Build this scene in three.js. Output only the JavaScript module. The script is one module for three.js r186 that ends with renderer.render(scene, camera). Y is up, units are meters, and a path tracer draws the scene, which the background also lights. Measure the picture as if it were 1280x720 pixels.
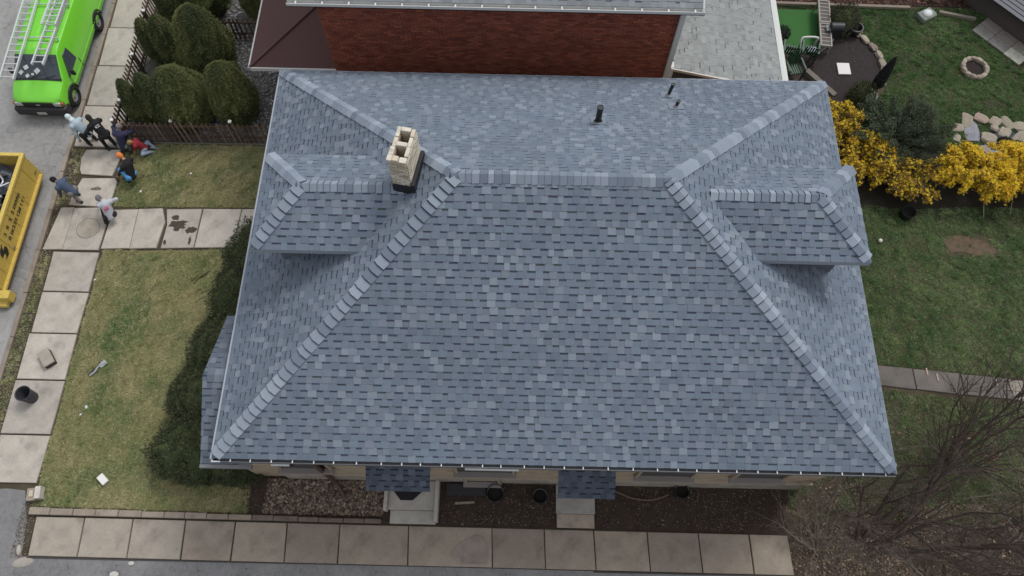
import * as THREE from 'three';
import { mergeGeometries, mergeVertices, toCreasedNormals } from 'three/addons/utils/BufferGeometryUtils.js';
import { RoundedBoxGeometry } from 'three/addons/geometries/RoundedBoxGeometry.js';
import { MarchingCubes } from 'three/addons/objects/MarchingCubes.js';

// ---------------------------------------------------------------- camera, sky, sun, exposure
const scene = new THREE.Scene();
const camera = new THREE.PerspectiveCamera(41.92, 16 / 9, 0.1, 600);
camera.rotation.order = 'YXZ';
camera.position.set(0, 19.2, 0);
camera.rotation.set(THREE.MathUtils.degToRad(-66.4), 0, THREE.MathUtils.degToRad(1.26));
scene.add(camera);

const renderer = new THREE.WebGLRenderer({ antialias: true });
renderer.toneMapping = THREE.LinearToneMapping;
renderer.toneMappingExposure = 1.13;
renderer.shadowMap.enabled = true;

const sunDir = new THREE.Vector3(0.36, 0.75, -0.55).normalize();
{ // overcast sky: zenith brighter than the horizon, a broad bright area of cloud around the hidden sun
  const w = 128, h = 64, d = new Float32Array(w * h * 4), v = new THREE.Vector3();
  for (let j = 0; j < h; j++) for (let i = 0; i < w; i++) {
    const el = ((j + 0.5) / h - 0.5) * Math.PI, az = ((i + 0.5) / w - 0.5) * 2 * Math.PI;
    v.set(Math.cos(el) * Math.cos(az), Math.sin(el), Math.cos(el) * Math.sin(az));
    const s = Math.max(0, v.y), glow = Math.pow(Math.max(0, v.dot(sunDir)), 3);
    const L = v.y < 0 ? 0.25 : 0.46 * (1 + 1.1 * s) / 1.6 + 0.42 * glow;
    const o = (j * w + i) * 4;
    d[o] = L * 0.95; d[o + 1] = L * 0.99; d[o + 2] = L * 1.07; d[o + 3] = 1;
  }
  const t = new THREE.DataTexture(d, w, h, THREE.RGBAFormat, THREE.FloatType);
  t.mapping = THREE.EquirectangularReflectionMapping; t.magFilter = THREE.LinearFilter; t.minFilter = THREE.LinearFilter; t.needsUpdate = true;
  scene.background = t; scene.environment = t;
}
const sun = new THREE.DirectionalLight(new THREE.Color(1, 0.975, 0.94), 1.5);
sun.position.copy(sunDir).multiplyScalar(60);
sun.castShadow = true; sun.shadow.radius = 34; sun.shadow.mapSize.set(2048, 2048);
Object.assign(sun.shadow.camera, { left: -30, right: 30, top: 30, bottom: -30, near: 1, far: 140 });
sun.target.position.set(0, 0, -9);
scene.add(sun, sun.target);

// ---------------------------------------------------------------- helpers
function rng(seed) { let s = seed | 0; return () => { s = (s + 0x6d2b79f5) | 0; let t = Math.imul(s ^ (s >>> 15), 1 | s); t = (t + Math.imul(t ^ (t >>> 7), 61 | t)) ^ t; return ((t ^ (t >>> 14)) >>> 0) / 4294967296; }; }
const V = (x, y, z) => new THREE.Vector3(x, y, z);
const lerp = (a, b, t) => a + (b - a) * t, clamp = (x, a = 0, b = 1) => Math.min(b, Math.max(a, x)), sstep = (a, b, x) => { const t = clamp((x - a) / (b - a)); return t * t * (3 - 2 * t); };
function hash2(x, y, s) { let n = Math.imul(x, 374761393) + Math.imul(y, 668265263) + Math.imul(s, 2147483647 ^ 0x5bd1e995); n = Math.imul(n ^ (n >>> 13), 1274126177); return ((n ^ (n >>> 16)) >>> 0) / 4294967296; }
function vnoise(x, y, s = 0, per = 0) {
  const ix = Math.floor(x), iy = Math.floor(y), fx = x - ix, fy = y - iy, w = (a) => per ? ((a % per) + per) % per : a;
  const u = fx * fx * (3 - 2 * fx), v = fy * fy * (3 - 2 * fy);
  return lerp(lerp(hash2(w(ix), w(iy), s), hash2(w(ix + 1), w(iy), s), u), lerp(hash2(w(ix), w(iy + 1), s), hash2(w(ix + 1), w(iy + 1), s), u), v);
}
function fbm(x, y, s = 0, oct = 4, per = 0) { let a = 0.5, t = 0, n = 0; for (let i = 0; i < oct; i++) { t += a * vnoise(x, y, s + i, per); n += a; a *= 0.5; x *= 2; y *= 2; per *= 2; } return t / n; }
// a tiling texture; fn(u, v) gives linear grey or [r, g, b]
function tex(n, fn, srgb = true) {
  const d = new Uint8Array(n * n * 4), enc = (c) => srgb ? (c <= 0.0031308 ? 12.92 * c : 1.055 * Math.pow(c, 1 / 2.4) - 0.055) : c;
  for (let j = 0; j < n; j++) for (let i = 0; i < n; i++) {
    let c = fn(i / n, j / n); if (!Array.isArray(c)) c = [c, c, c];
    for (let k = 0; k < 3; k++) d[(j * n + i) * 4 + k] = Math.round(255 * clamp(enc(clamp(c[k]))));
    d[(j * n + i) * 4 + 3] = 255;
  }
  const t = new THREE.DataTexture(d, n, n); t.wrapS = t.wrapT = THREE.RepeatWrapping; t.magFilter = THREE.LinearFilter; t.minFilter = THREE.LinearMipmapLinearFilter; t.generateMipmaps = true;
  if (srgb) t.colorSpace = THREE.SRGBColorSpace; t.needsUpdate = true; return t;
}
const rep = (t, metres) => { const c = t.clone(); c.repeat.set(1 / metres, 1 / metres); c.needsUpdate = true; return c; };
const rgb = (r, g, b) => new THREE.Color().setRGB(r, g, b);
const mat = (r, g, b, rough = 0.9, extra = {}) => new THREE.MeshStandardMaterial({ color: rgb(r, g, b), roughness: rough, ...extra });
const taken = new Map();
function numbered(name) { const n = taken.get(name) ?? 0; taken.set(name, n + 1); return n ? name + '_' + String(n).padStart(3, '0') : name; }
function shade(o) { o.castShadow = true; o.receiveShadow = true; return o; }
function put(name, geo, m, parent = scene) { const o = shade(new THREE.Mesh(geo, m)); o.name = parent === scene ? numbered(name) : name; parent.add(o); return o; }
function thing(name, label, category, pos = [0, 0, 0], turn = 0, group) {
  const o = new THREE.Group(); o.name = numbered(name); o.position.set(...pos); o.rotation.y = turn; o.userData = { label, category };
  if (group) o.userData.group = group; scene.add(o); return o;
}
function sub(name, parent, label) { const o = new THREE.Group(); o.name = name; if (label) o.userData.label = label; parent.add(o); return o; }
function tag(o, label, category, group) { o.userData.label = label; o.userData.category = category; if (group) o.userData.group = group; return o; }
function struct(o, label, category) { o.userData.kind = 'structure'; if (label) o.userData.label = label; if (category) o.userData.category = category; return o; }
function stuff(o, label, category) { o.userData.kind = 'stuff'; if (label) o.userData.label = label; if (category) o.userData.category = category; return o; }
// uv in metres from the dominant direction of each face
function uvm(g, du = 0, dv = 0) {
  if (g.index) g = g.toNonIndexed();
  if (!g.attributes.normal) g.computeVertexNormals();
  const p = g.attributes.position, n = g.attributes.normal, uv = new Float32Array(p.count * 2);
  for (let i = 0; i < p.count; i += 3) {
    const ax = Math.abs(n.getX(i) + n.getX(i + 1) + n.getX(i + 2)), ay = Math.abs(n.getY(i) + n.getY(i + 1) + n.getY(i + 2)), az = Math.abs(n.getZ(i) + n.getZ(i + 1) + n.getZ(i + 2));
    for (let k = i; k < i + 3; k++) {
      const x = p.getX(k), y = p.getY(k), z = p.getZ(k);
      const [a, b] = ay >= ax && ay >= az ? [x, z] : ax > az ? [z, y] : [x, y];
      uv[k * 2] = a + du; uv[k * 2 + 1] = b + dv;
    }
  }
  g.setAttribute('uv', new THREE.BufferAttribute(uv, 2)); return g;
}
function box(x0, x1, y0, y1, z0, z1, r = 0) {
  const w = x1 - x0, h = y1 - y0, d = z1 - z0;
  let g = r ? new RoundedBoxGeometry(w, h, d, 1, Math.min(r, w / 2.01, h / 2.01, d / 2.01)) : new THREE.BoxGeometry(w, h, d);
  g.translate((x0 + x1) / 2, (y0 + y1) / 2, (z0 + z1) / 2); return uvm(g);
}
function merge(list) { return mergeGeometries(list.map((g) => { g = g.index ? g.toNonIndexed() : g; if (!g.attributes.uv) g = uvm(g); if (!g.attributes.normal) g.computeVertexNormals(); for (const k of Object.keys(g.attributes)) if (!['position', 'normal', 'uv', 'color'].includes(k)) g.deleteAttribute(k); return g; })); }
function tube(pts, r, rad = 6, seg, taper) {
  const c = new THREE.CatmullRomCurve3(pts.map((p) => p.isVector3 ? p : V(...p)), false, 'catmullrom', 0.4), n = seg ?? Math.max(1, (pts.length - 1) * 3);
  const g = new THREE.TubeGeometry(c, n, r, rad);
  if (taper) { const p = g.attributes.position; for (let i = 0; i <= n; i++) { const q = c.getPointAt(i / n), k = lerp(1, taper, i / n); for (let j = 0; j <= rad; j++) { const a = i * (rad + 1) + j; p.setXYZ(a, q.x + (p.getX(a) - q.x) * k, q.y + (p.getY(a) - q.y) * k, q.z + (p.getZ(a) - q.z) * k); } } g.computeVertexNormals(); }
  return g;
}
function rod(a, b, r0, r1 = r0, seg = 7) { // straight capped bar between two points
  a = a.isVector3 ? a : V(...a); b = b.isVector3 ? b : V(...b);
  const d = b.clone().sub(a), g = new THREE.CylinderGeometry(r1, r0, d.length(), seg);
  g.applyQuaternion(new THREE.Quaternion().setFromUnitVectors(V(0, 1, 0), d.clone().normalize())); g.translate((a.x + b.x) / 2, (a.y + b.y) / 2, (a.z + b.z) / 2); return g;
}
function sheet(poly, y, holes = []) { // a flat sheet in the ground plane from [x, z] corners, uv in metres
  const s = new THREE.Shape(poly.map(([x, z]) => new THREE.Vector2(x, -z))); for (const h of holes) s.holes.push(new THREE.Path(h.map(([x, z]) => new THREE.Vector2(x, -z))));
  const g = new THREE.ShapeGeometry(s); g.rotateX(-Math.PI / 2); g.translate(0, y, 0); return uvm(g);
}
function inPoly(poly, x, z) { let c = false; for (let i = 0, j = poly.length - 1; i < poly.length; j = i++) { const [a, b] = poly[i], [p, q] = poly[j]; if ((b > z) !== (q > z) && x < (p - a) * (z - b) / (q - b) + a) c = !c; } return c; }
const rect = (x0, x1, z0, z1) => [[x0, z0], [x1, z0], [x1, z1], [x0, z1]];
function instanced(name, geo, m, list, parent = scene) { // list of [matrix, colour]
  const o = shade(new THREE.InstancedMesh(geo, m, list.length)); o.name = parent === scene ? numbered(name) : name;
  list.forEach(([M, c], i) => { o.setMatrixAt(i, M); if (c) o.setColorAt(i, c); });
  o.userData.kind = 'stuff'; parent.add(o); return o;
}
const M4 = (p, q, s) => new THREE.Matrix4().compose(p, q, typeof s === 'number' ? V(s, s, s) : s);
const euler = (x, y, z) => new THREE.Quaternion().setFromEuler(new THREE.Euler(x, y, z));
const tris = (list) => { const g = new THREE.BufferGeometry(); g.setAttribute('position', new THREE.Float32BufferAttribute(list.flat(2), 3)); g.computeVertexNormals(); return uvm(g); };

// ---------------------------------------------------------------- materials
const tGrain = tex(256, (u, v) => 0.72 + 0.28 * hash2(Math.floor(u * 256), Math.floor(v * 256), 5) * (0.6 + 0.4 * fbm(u * 16, v * 16, 3, 3, 16)));
const tConcrete = tex(512, (u, v) => { const a = fbm(u * 6, v * 6, 11, 5, 6), b = fbm(u * 64, v * 64, 12, 2, 64), c = hash2(Math.floor(u * 512), Math.floor(v * 512), 9); const k = 0.52 + 0.46 * a + 0.14 * b + 0.08 * (c - 0.5) - 0.13 * sstep(0.5, 0.8, fbm(u * 11, v * 11, 17, 4, 11)) - (hash2(Math.floor(u * 256), Math.floor(v * 256), 19) > 0.985 ? 0.12 : 0); return [k, k * 0.985, k * 0.96]; });
const tAsphalt = tex(512, (u, v) => { const a = fbm(u * 5, v * 5, 21, 5, 5), c = hash2(Math.floor(u * 512), Math.floor(v * 512), 8); const crack = Math.abs(fbm(u * 7, v * 7, 25, 4, 7) - 0.5) < 0.006 ? 0.22 : 0; const b = fbm(u * 40, v * 40, 27, 3, 40); return 0.5 + 0.42 * a + 0.26 * b + 0.34 * (c - 0.5) - crack; });
const tSoil = tex(512, (u, v) => { const a = fbm(u * 9, v * 9, 31, 5, 9), c = hash2(Math.floor(u * 512), Math.floor(v * 512), 4); const k = 0.45 + 0.5 * a + 0.35 * (c - 0.5); return [k, k * 0.97, k * 0.9]; });
const bConcrete = tex(256, (u, v) => fbm(u * 40, v * 40, 41, 3, 40), false);
const mConcrete = (r, g, b) => mat(r, g, b, 0.93, { map: rep(tConcrete, 2.3), bumpMap: rep(bConcrete, 1.1), bumpScale: 0.004 });
const concreteWarm = [mConcrete(0.56, 0.51, 0.45), mConcrete(0.5, 0.46, 0.41), mConcrete(0.59, 0.54, 0.48)];
const concreteDull = [mConcrete(0.37, 0.308, 0.252), mConcrete(0.325, 0.272, 0.225), mConcrete(0.395, 0.332, 0.27)];
const tPaint = tex(512, (u, v) => { const a = fbm(u * 5, v * 5, 51, 5, 5), d = fbm(u * 22, v * 22, 52, 4, 22), s = Math.abs(fbm(u * 3, v * 26, 53, 4, 3) - 0.5); let k = 0.78 + 0.22 * a; const chip = d > 0.7 && a > 0.5; const line = s < 0.006; return chip ? [0.32, 0.25, 0.2] : line ? [k * 0.72, k * 0.7, k * 0.72] : [k, k, k]; });
// ---------------------------------------------------------------- ground
const mGround = mat(0.095, 0.078, 0.05, 1, { map: rep(tSoil, 2.7) });
struct(put('ground', sheet(rect(-150, 150, -150, 150), 0), mGround));
const mStreet = mat(0.36, 0.35, 0.34, 0.95, { map: rep(tAsphalt, 4.1) });
const mAlley = mat(0.235, 0.23, 0.23, 0.95, { map: rep(tAsphalt, 3.1), bumpMap: rep(tAsphalt, 3.1), bumpScale: 0.006 });
struct(put('street', sheet(rect(-40, -13.46, -60, -2.62), 0.004), mStreet));
struct(put('alley', sheet([[-40, -2.62], [-13.3, -2.6], [-12.4, -2.66], [-11.95, -2.62], [-11.72, -1.9], [-11.62, -1.09], [16, -0.98], [60, -0.9], [60, 40], [-40, 40]], 0.006), mAlley));
const kerb = new THREE.Group(); kerb.name = 'kerb'; scene.add(kerb); struct(kerb);
{ const r = rng(3); let z = -30; while (z < -3.0) { const l = 1.3; put('kerb_stone', box(-13.46, -13.34, -0.02, 0.07 + 0.012 * r(), z, Math.min(z + l - 0.012, -2.9), 0.012), concreteDull[Math.floor(r() * 3)], kerb); z += l; } }

// pavement along the street: uneven slabs with open joints
const walk = new THREE.Group(); walk.name = numbered('sidewalk'); scene.add(walk); struct(walk);
function slab(parent, poly, y0, y1, m, name = 'slab', r = 0.012) {
  const s = new THREE.Shape(poly.map(([x, z]) => new THREE.Vector2(x, -z)));
  const g = new THREE.ExtrudeGeometry(s, { depth: y1 - y0 - r, bevelEnabled: true, bevelThickness: r, bevelSize: r, bevelOffset: -r, bevelSegments: 1, curveSegments: 4 });
  g.rotateX(-Math.PI / 2); g.translate(0, y0, 0); return put(name, uvm(g, poly[0][0] * 0.37, poly[0][1] * 0.71), m, parent);
}
{
  const r = rng(12), j = () => (r() - 0.5) * 0.035;
  const zs = [-2.78, -4.0, -5.44, -6.74, -7.96, -9.2];
  for (let i = 0; i < 5; i++) { const a = zs[i], b = zs[i + 1]; slab(walk, [[-12.93 + j(), a - 0.02], [-11.70 + j(), a - 0.02], [-11.68 + j(), b + 0.02], [-12.96 + j(), b + 0.02]], -0.02, 0.05 + 0.015 * r(), concreteWarm[i % 3]); }
  // junction with the front walk: a round patch let into the slab
  const hole = []; for (let i = 0; i < 28; i++) { const a = i / 28 * Math.PI * 2; hole.push([-12.17 + 0.33 * Math.cos(a), -9.94 + 0.33 * Math.sin(a)]); }
  slab(walk, [[-13.3, -9.24], [-12.74, -9.26], [-12.74, -10.62], [-13.12, -10.6]], -0.02, 0.052, concreteWarm[0]);
  { const s = new THREE.Shape([[-12.72, -9.25], [-11.72, -9.26], [-11.66, -10.5], [-12.1, -10.62], [-12.72, -10.58]].map(([x, z]) => new THREE.Vector2(x, -z))); s.holes.push(new THREE.Path(hole.map(([x, z]) => new THREE.Vector2(x, -z))));
    const g = new THREE.ExtrudeGeometry(s, { depth: 0.055, bevelEnabled: false }); g.rotateX(-Math.PI / 2); put('slab', uvm(g), concreteWarm[1], walk); }
  slab(walk, hole.map(([x, z]) => [-12.17 + (x + 12.17) * 0.975, -9.94 + (z + 9.94) * 0.975]), -0.02, 0.062, mConcrete(0.44, 0.385, 0.33), 'round_patch', 0.008);
  slab(walk, [[-12.92, -10.7], [-12.1, -10.66], [-11.74, -10.74], [-11.7, -11.5], [-11.8, -11.62], [-12.75, -11.6], [-12.86, -11.2]], -0.02, 0.06, concreteWarm[2]);
  slab(walk, [[-12.82, -11.74], [-11.9, -11.7], [-11.8, -12.3], [-11.85, -12.62], [-12.88, -12.6], [-12.95, -12.3], [-12.9, -11.9]], -0.02, 0.058, concreteWarm[0]);
  const z2 = [-12.7, -14.2, -15.75, -17.3, -18.9, -20.5];
  for (let i = 0; i < 5; i++) { const a = z2[i], b = z2[i + 1]; slab(walk, [[-13.26 + j(), a - 0.015], [-11.92 + j(), a - 0.015], [-11.98 + j(), b + 0.015], [-13.3 + j(), b + 0.015]], -0.02, 0.055 + 0.01 * r(), concreteWarm[i % 3]); }
}
// short walk from the pavement to the front door
const fwalk = new THREE.Group(); fwalk.name = 'path'; scene.add(fwalk); struct(fwalk);
slab(fwalk, [[-11.66, -9.3], [-10.86, -9.34], [-10.88, -10.6], [-11.6, -10.56]], -0.02, 0.056, concreteWarm[2]);
slab(fwalk, [[-10.84, -9.32], [-10.1, -9.36], [-10.02, -10.2], [-10.18, -10.64], [-10.86, -10.6]], -0.02, 0.07, concreteWarm[0]);
slab(fwalk, [[-9.98, -9.36], [-9.06, -9.4], [-9.04, -10.66], [-10.06, -10.62], [-9.95, -10.1]], -0.02, 0.05, concreteWarm[1]);
slab(fwalk, [[-9.03, -9.4], [-7.95, -9.44], [-7.9, -10.68], [-9.0, -10.66]], -0.02, 0.054, concreteWarm[2]);
slab(fwalk, [[-7.93, -9.44], [-6.6, -9.48], [-6.6, -10.72], [-7.88, -10.68]], -0.02, 0.05, concreteWarm[0]);
{ // scaling: the broken, darker aggregate on one slab, an irregular thin spall patch with its own outline
  const r = rng(77), m = mat(0.1, 0.085, 0.065, 1, { map: rep(tSoil, 0.5) }), patch = (cx, cz, rx, rz, n, h) => { const p = []; for (let i = 0; i < n; i++) { const a = i / n * Math.PI * 2, k = 0.55 + 0.6 * r(); p.push([cx + rx * k * Math.cos(a), cz + rz * k * Math.sin(a)]); } put('worn_patch', sheet(p, h), m, fwalk); };
  patch(-9.62, -10.12, 0.28, 0.2, 22, 0.0545); patch(-9.22, -9.95, 0.2, 0.13, 18, 0.0545); patch(-9.2, -9.6, 0.05, 0.16, 12, 0.0545); patch(-9.75, -10.35, 0.13, 0.1, 14, 0.0545); patch(-9.9, -9.55, 0.05, 0.1, 11, 0.0545);
  const mm = mat(0.24, 0.2, 0.16, 1, { map: rep(tSoil, 0.5) }); put('worn_patch', sheet([[-12.42, -11.25], [-12.2, -11.32], [-12.08, -11.24], [-12.16, -11.2], [-12.38, -11.19]], 0.0645), mm, walk);
}
// side pavement at the foot of the house
const swalk = new THREE.Group(); swalk.name = numbered('sidewalk'); scene.add(swalk); struct(swalk);
{
  const r = rng(5), xs = [-11.5, -10.3, -9.12, -7.83, -6.62, -5.35, -4.07, -2.39, -0.36, 0.91, 2.12, 3.42, 4.67, 5.9, 6.86];
  for (let i = 0; i < xs.length - 1; i++) {
    const z0 = -2.0 + 0.004 * i, z1 = -1.1 + 0.0045 * i, g = 0.008 + 0.016 * r() * (i < 5 || i > 11 ? 1 : 0.4), g2 = 0.008 + 0.02 * r() * (i < 5 ? 1 : 0.4);
    const m = i < 3 ? mConcrete(0.44 - 0.02 * i, 0.39 - 0.02 * i, 0.33 - 0.015 * i) : concreteDull[(i * 2) % 3];
    slab(swalk, [[xs[i] + g, z0], [xs[i + 1] - g, z0 + 0.004], [xs[i + 1] - g2 + 0.04, z1 + 0.004], [xs[i] + g2 + 0.04, z1]], -0.05, 0.055 + 0.012 * r(), m);
  }
  put('stain', sheet([[0.02 - 0.8, -1.8], [-0.62, -1.78], [-0.42, -1.5], [-0.45, -1.14], [-1.15, -1.13], [-1.35, -1.35], [-1.1, -1.62]], 0.0705), mConcrete(0.34, 0.29, 0.25), swalk);
  for (const x of [-11.48, 2.1]) put('edge_strip', box(x, x === 2.1 ? 6.8 : 2.09, -0.05, 0.03, -1.08 + (x + 11.5) * 0.0035, -1.05 + (x + 11.5) * 0.0035), mat(0.06, 0.05, 0.045, 1), swalk);
}
// retaining row of blocks between the lawn and the side pavement
const edging = thing('edging_wall', 'low row of rough concrete blocks edging the front lawn', 'edging');
{ const r = rng(8); let x = -11.66; while (x < -3.05) { const l = 0.5 + 0.1 * r(); put('block', box(x + 0.006, Math.min(x + l, -3.06) - 0.006, -0.03, 0.13 + 0.025 * r(), -2.22 + 0.02 * r() + (x + 11.6) * 0.012, -2.04 + (x + 11.6) * 0.0035, 0.02), x < -6.6 ? [mConcrete(0.36, 0.3, 0.245), mConcrete(0.33, 0.275, 0.225), mConcrete(0.39, 0.33, 0.27)][Math.floor(r() * 3)] : mConcrete(0.21, 0.17, 0.14), edging); x += l; } }

// garden path behind the house
const bpath = new THREE.Group(); bpath.name = 'garden_path'; scene.add(bpath); struct(bpath);
{ const ms = [mConcrete(0.175, 0.16, 0.148), mConcrete(0.2, 0.182, 0.165), mConcrete(0.33, 0.3, 0.255)], r = rng(9); let x = 7.0; for (let i = 0; i < 9; i++) { const l = 1.25, a = (x - 9.9) * 0.088, b = (x + l - 9.9) * 0.088; slab(bpath, [[x, -5.8 + a + 0.03 * r()], [x + l - 0.02, -5.8 + b + 0.03 * r()], [x + l - 0.02, -6.36 + b], [x, -6.36 + a + 0.03 * r()]], -0.02, 0.03 + 0.012 * r(), ms[x > 12 ? 2 : i % 2]); x += l; } }

// bare earth, mulch and gravel beds, sheets with their own outline
const mMulch = mat(0.075, 0.052, 0.04, 1, { map: rep(tSoil, 1.3), bumpMap: rep(tSoil, 1.3), bumpScale: 0.02 });
const wob = (pts, amp, seed) => { const out = []; pts.forEach(([x, z], i) => { const [p, q] = pts[(i + 1) % pts.length], n = Math.max(1, Math.round(Math.hypot(p - x, q - z) / 0.25)); for (let k = 0; k < n; k++) { const t = k / n, a = (fbm(lerp(x, p, t) * 2.3, lerp(z, q, t) * 2.3, seed, 3) - 0.5) * amp * 2, b = (fbm(lerp(x, p, t) * 2.3 + 50, lerp(z, q, t) * 2.3, seed, 3) - 0.5) * amp * 2; out.push([lerp(x, p, t) + a, lerp(z, q, t) + b]); } }); return out; };
const bedHouse = [[-6.5, -3.2], [7.0, -3.3], [7.0, -1.9], [2.2, -2.0], [-1.6, -2.0], [-3.0, -2.08], [-6.6, -2.1]];
struct(put('flower_bed', sheet(bedHouse, 0.008), mMulch));
const bedLeaf = [[6.9, -2.6], [8.2, -3.4], [10.5, -2.7], [13, -2.9], [16, -3.0], [22, -3], [22, 1.5], [16, 0.2], [7.3, -0.2], [6.88, -1.0]];
struct(put('leafy_ground', sheet(wob(bedLeaf, 0.25, 61), 0.012), mat(0.15, 0.115, 0.09, 1, { map: rep(tSoil, 1.7), bumpMap: rep(tSoil, 1.7), bumpScale: 0.02 })));
const bedBush = [[7.4, -13.9], [9.6, -14.0], [12.2, -14.6], [13.4, -13.0], [16.5, -12.6], [17, -10.9], [13.6, -10.95], [11.6, -10.75], [9.4, -11.1], [7.4, -11.4]];
struct(put('flower_bed', sheet(wob(bedBush, 0.2, 62), 0.008), mat(0.04, 0.035, 0.025, 1, { map: rep(tSoil, 1.3) })));
struct(put('bare_earth', sheet(wob([[12.35, -10.25], [12.8, -10.4], [13.5, -10.2], [13.95, -9.85], [13.5, -9.6], [13.0, -9.75], [12.6, -9.85]], 0.16, 64), 0.01), mat(0.17, 0.12, 0.085, 1, { map: rep(tSoil, 0.9) })));
struct(put('neighbour_yard', sheet(rect(-11.95, -4.8, -19.5, -12.98), 0.008), mat(0.2, 0.19, 0.185, 1, { map: rep(tSoil, 0.8) })));
struct(put('planting_strip', sheet(rect(8.3, 30, -32, -19.0), 0.008), mat(0.07, 0.036, 0.026, 1, { map: rep(tSoil, 1.1) })));
struct(put('patio', sheet([[9.72, -17.2], [10.2, -17.75], [10.86, -17.9], [11.3, -17.5], [11.62, -16.9], [11.68, -16.2], [11.4, -15.5], [11.05, -15.0], [10.2, -14.9], [9.3, -15.6], [9.2, -16.4]], 0.012), mat(0.042, 0.032, 0.034, 0.95, { map: rep(tSoil, 0.7) })));
struct(put('artificial_turf', sheet([[7.6, -18.75], [10.1, -18.75], [9.75, -17.15], [7.6, -17.1]], 0.014), mat(0.04, 0.155, 0.03, 0.9, { map: rep(tGrain, 0.9) })));
struct(put('deck', sheet([[7.5, -17.1], [9.7, -17.1], [9.3, -15.4], [7.5, -15.2]], 0.012), mat(0.08, 0.06, 0.06, 0.9, { map: rep(tSoil, 0.8) })));
// ---------------------------------------------------------------- shingled roofs
const mShingle = new THREE.MeshStandardMaterial({ color: 0xffffff, vertexColors: true, roughness: 0.95, map: rep(tGrain, 0.8) });
// one roof plane: eave from A to B (left to right seen from outside), upper edge D to C. Returns the tabs as {geo, area, centre}.
function slopeTabs(A, B, C, D, { ex = 0.143, seed = 1, tones, band, wMin = 0.1, wMax = 0.19, lift = 0, bandShare = 0.96 }) {
  const r = rng(seed), U = B.clone().sub(A).normalize(), N = U.clone().cross(D.clone().sub(A)).normalize(), W = N.clone().cross(U);
  const L = D.clone().sub(A).dot(W), W0 = B.clone().sub(A).dot(U), l1 = D.clone().sub(A).dot(U), r1 = C.clone().sub(A).dot(U);
  const lo = (v) => l1 * v / L, hi = (v) => lerp(W0, r1, v / L), out = [];
  const at = (u, v, n) => A.clone().addScaledVector(U, u).addScaledVector(W, v).addScaledVector(N, n + lift);
  for (let v0 = 0, row = 0; v0 < L - 0.02; v0 += ex, row++) {
    const v1 = Math.min(v0 + ex, L), uA = Math.min(lo(v0), lo(v1)), uB = Math.max(hi(v0), hi(v1));
    let u = uA - r() * 0.3, tooth = r() < 0.5;
    while (u < uB) {
      const w = lerp(wMin, wMax, r()), e = u + w;
      const a0 = clamp(u, lo(v0), hi(v0)), b0 = clamp(e, lo(v0), hi(v0)), a1 = clamp(u, lo(v1), hi(v1)), b1 = clamp(e, lo(v1), hi(v1));
      if (b0 - a0 > 0.004 || b1 - a1 > 0.004) {
        const t = tooth ? 0.013 + 0.003 * r() : 0.006 + 0.002 * r(), q = r(), tone = (tooth ? (q < 0.36 ? ((f) => tones[0].map((x) => x * f))(0.78 + 0.22 * r()) : q < 0.78 ? tones[1] : tones[2]) : (q < 0.5 ? tones[1] : tones[3])), j = (0.94 + 0.12 * r()) * (0.9 + 0.2 * fbm(u * 0.7 + seed, v0 * 0.9, 55, 4));
        const col = [tone[0] * j, tone[1] * j, tone[2] * j], pos = [], cols = [];
        const quad = (p, q2, s, k, c) => { pos.push(p, q2, s, p, s, k); for (let i = 0; i < 6; i++) cols.push(...c); };
        // the photograph shows sharp-edged dark dashes: a printed band of dark granules across the head of every cut-out
        const p0 = at(a0, v0, t), p1 = at(b0, v0, t), vb = Math.max(v0, v1 - 0.031 - 0.012 * r()), hasBand = !tooth && r() < bandShare, top = t * 0.25 + 0.001;
        if (hasBand) {
          const k = (vb - v0) / (v1 - v0), nb = lerp(t, top, k), pa = at(lerp(a0, a1, k), vb, nb), pb = at(lerp(b0, b1, k), vb, nb), pc = at(b1, v1, top), pd = at(a1, v1, top);
          quad(p0, p1, pb, pa, col); quad(pa, pb, pc, pd, band.map((x) => x * (0.8 + 0.4 * r())));
        } else quad(p0, p1, at(b1, v1, top), at(a1, v1, top), col);
        quad(at(a0, v0, -0.004), at(b0, v0, -0.004), p1, p0, band); // cut lower edge: bare black asphalt
        pos.push(at(a0, v0, 0), p0, at(a1, v1, top)); pos.push(p1, at(b0, v0, 0), at(b1, v1, top)); for (let i = 0; i < 6; i++) cols.push(...col);
        const g = new THREE.BufferGeometry(), P = new Float32Array(pos.length * 3), UV = new Float32Array(pos.length * 2), du = r() * 3, dv = r() * 3;
        pos.forEach((p, i) => { P[i * 3] = p.x; P[i * 3 + 1] = p.y; P[i * 3 + 2] = p.z; const d = p.clone().sub(A); UV[i * 2] = d.dot(U) + du; UV[i * 2 + 1] = d.dot(W) + dv; });
        g.setAttribute('position', new THREE.BufferAttribute(P, 3)); g.setAttribute('uv', new THREE.BufferAttribute(UV, 2)); g.setAttribute('color', new THREE.Float32BufferAttribute(cols, 3)); g.computeVertexNormals();
        const c = p0.clone().add(p1).multiplyScalar(0.5), toC = camera.position.clone().sub(c), d = toC.length();
        out.push({ geo: g, area: (b0 - a0 + b1 - a1) / 2 * (v1 - v0) * Math.max(0, toC.dot(N) / d) / (d * d) });
      }
      u = e; tooth = !tooth || r() < 0.1;
    }
  }
  return out;
}
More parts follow.
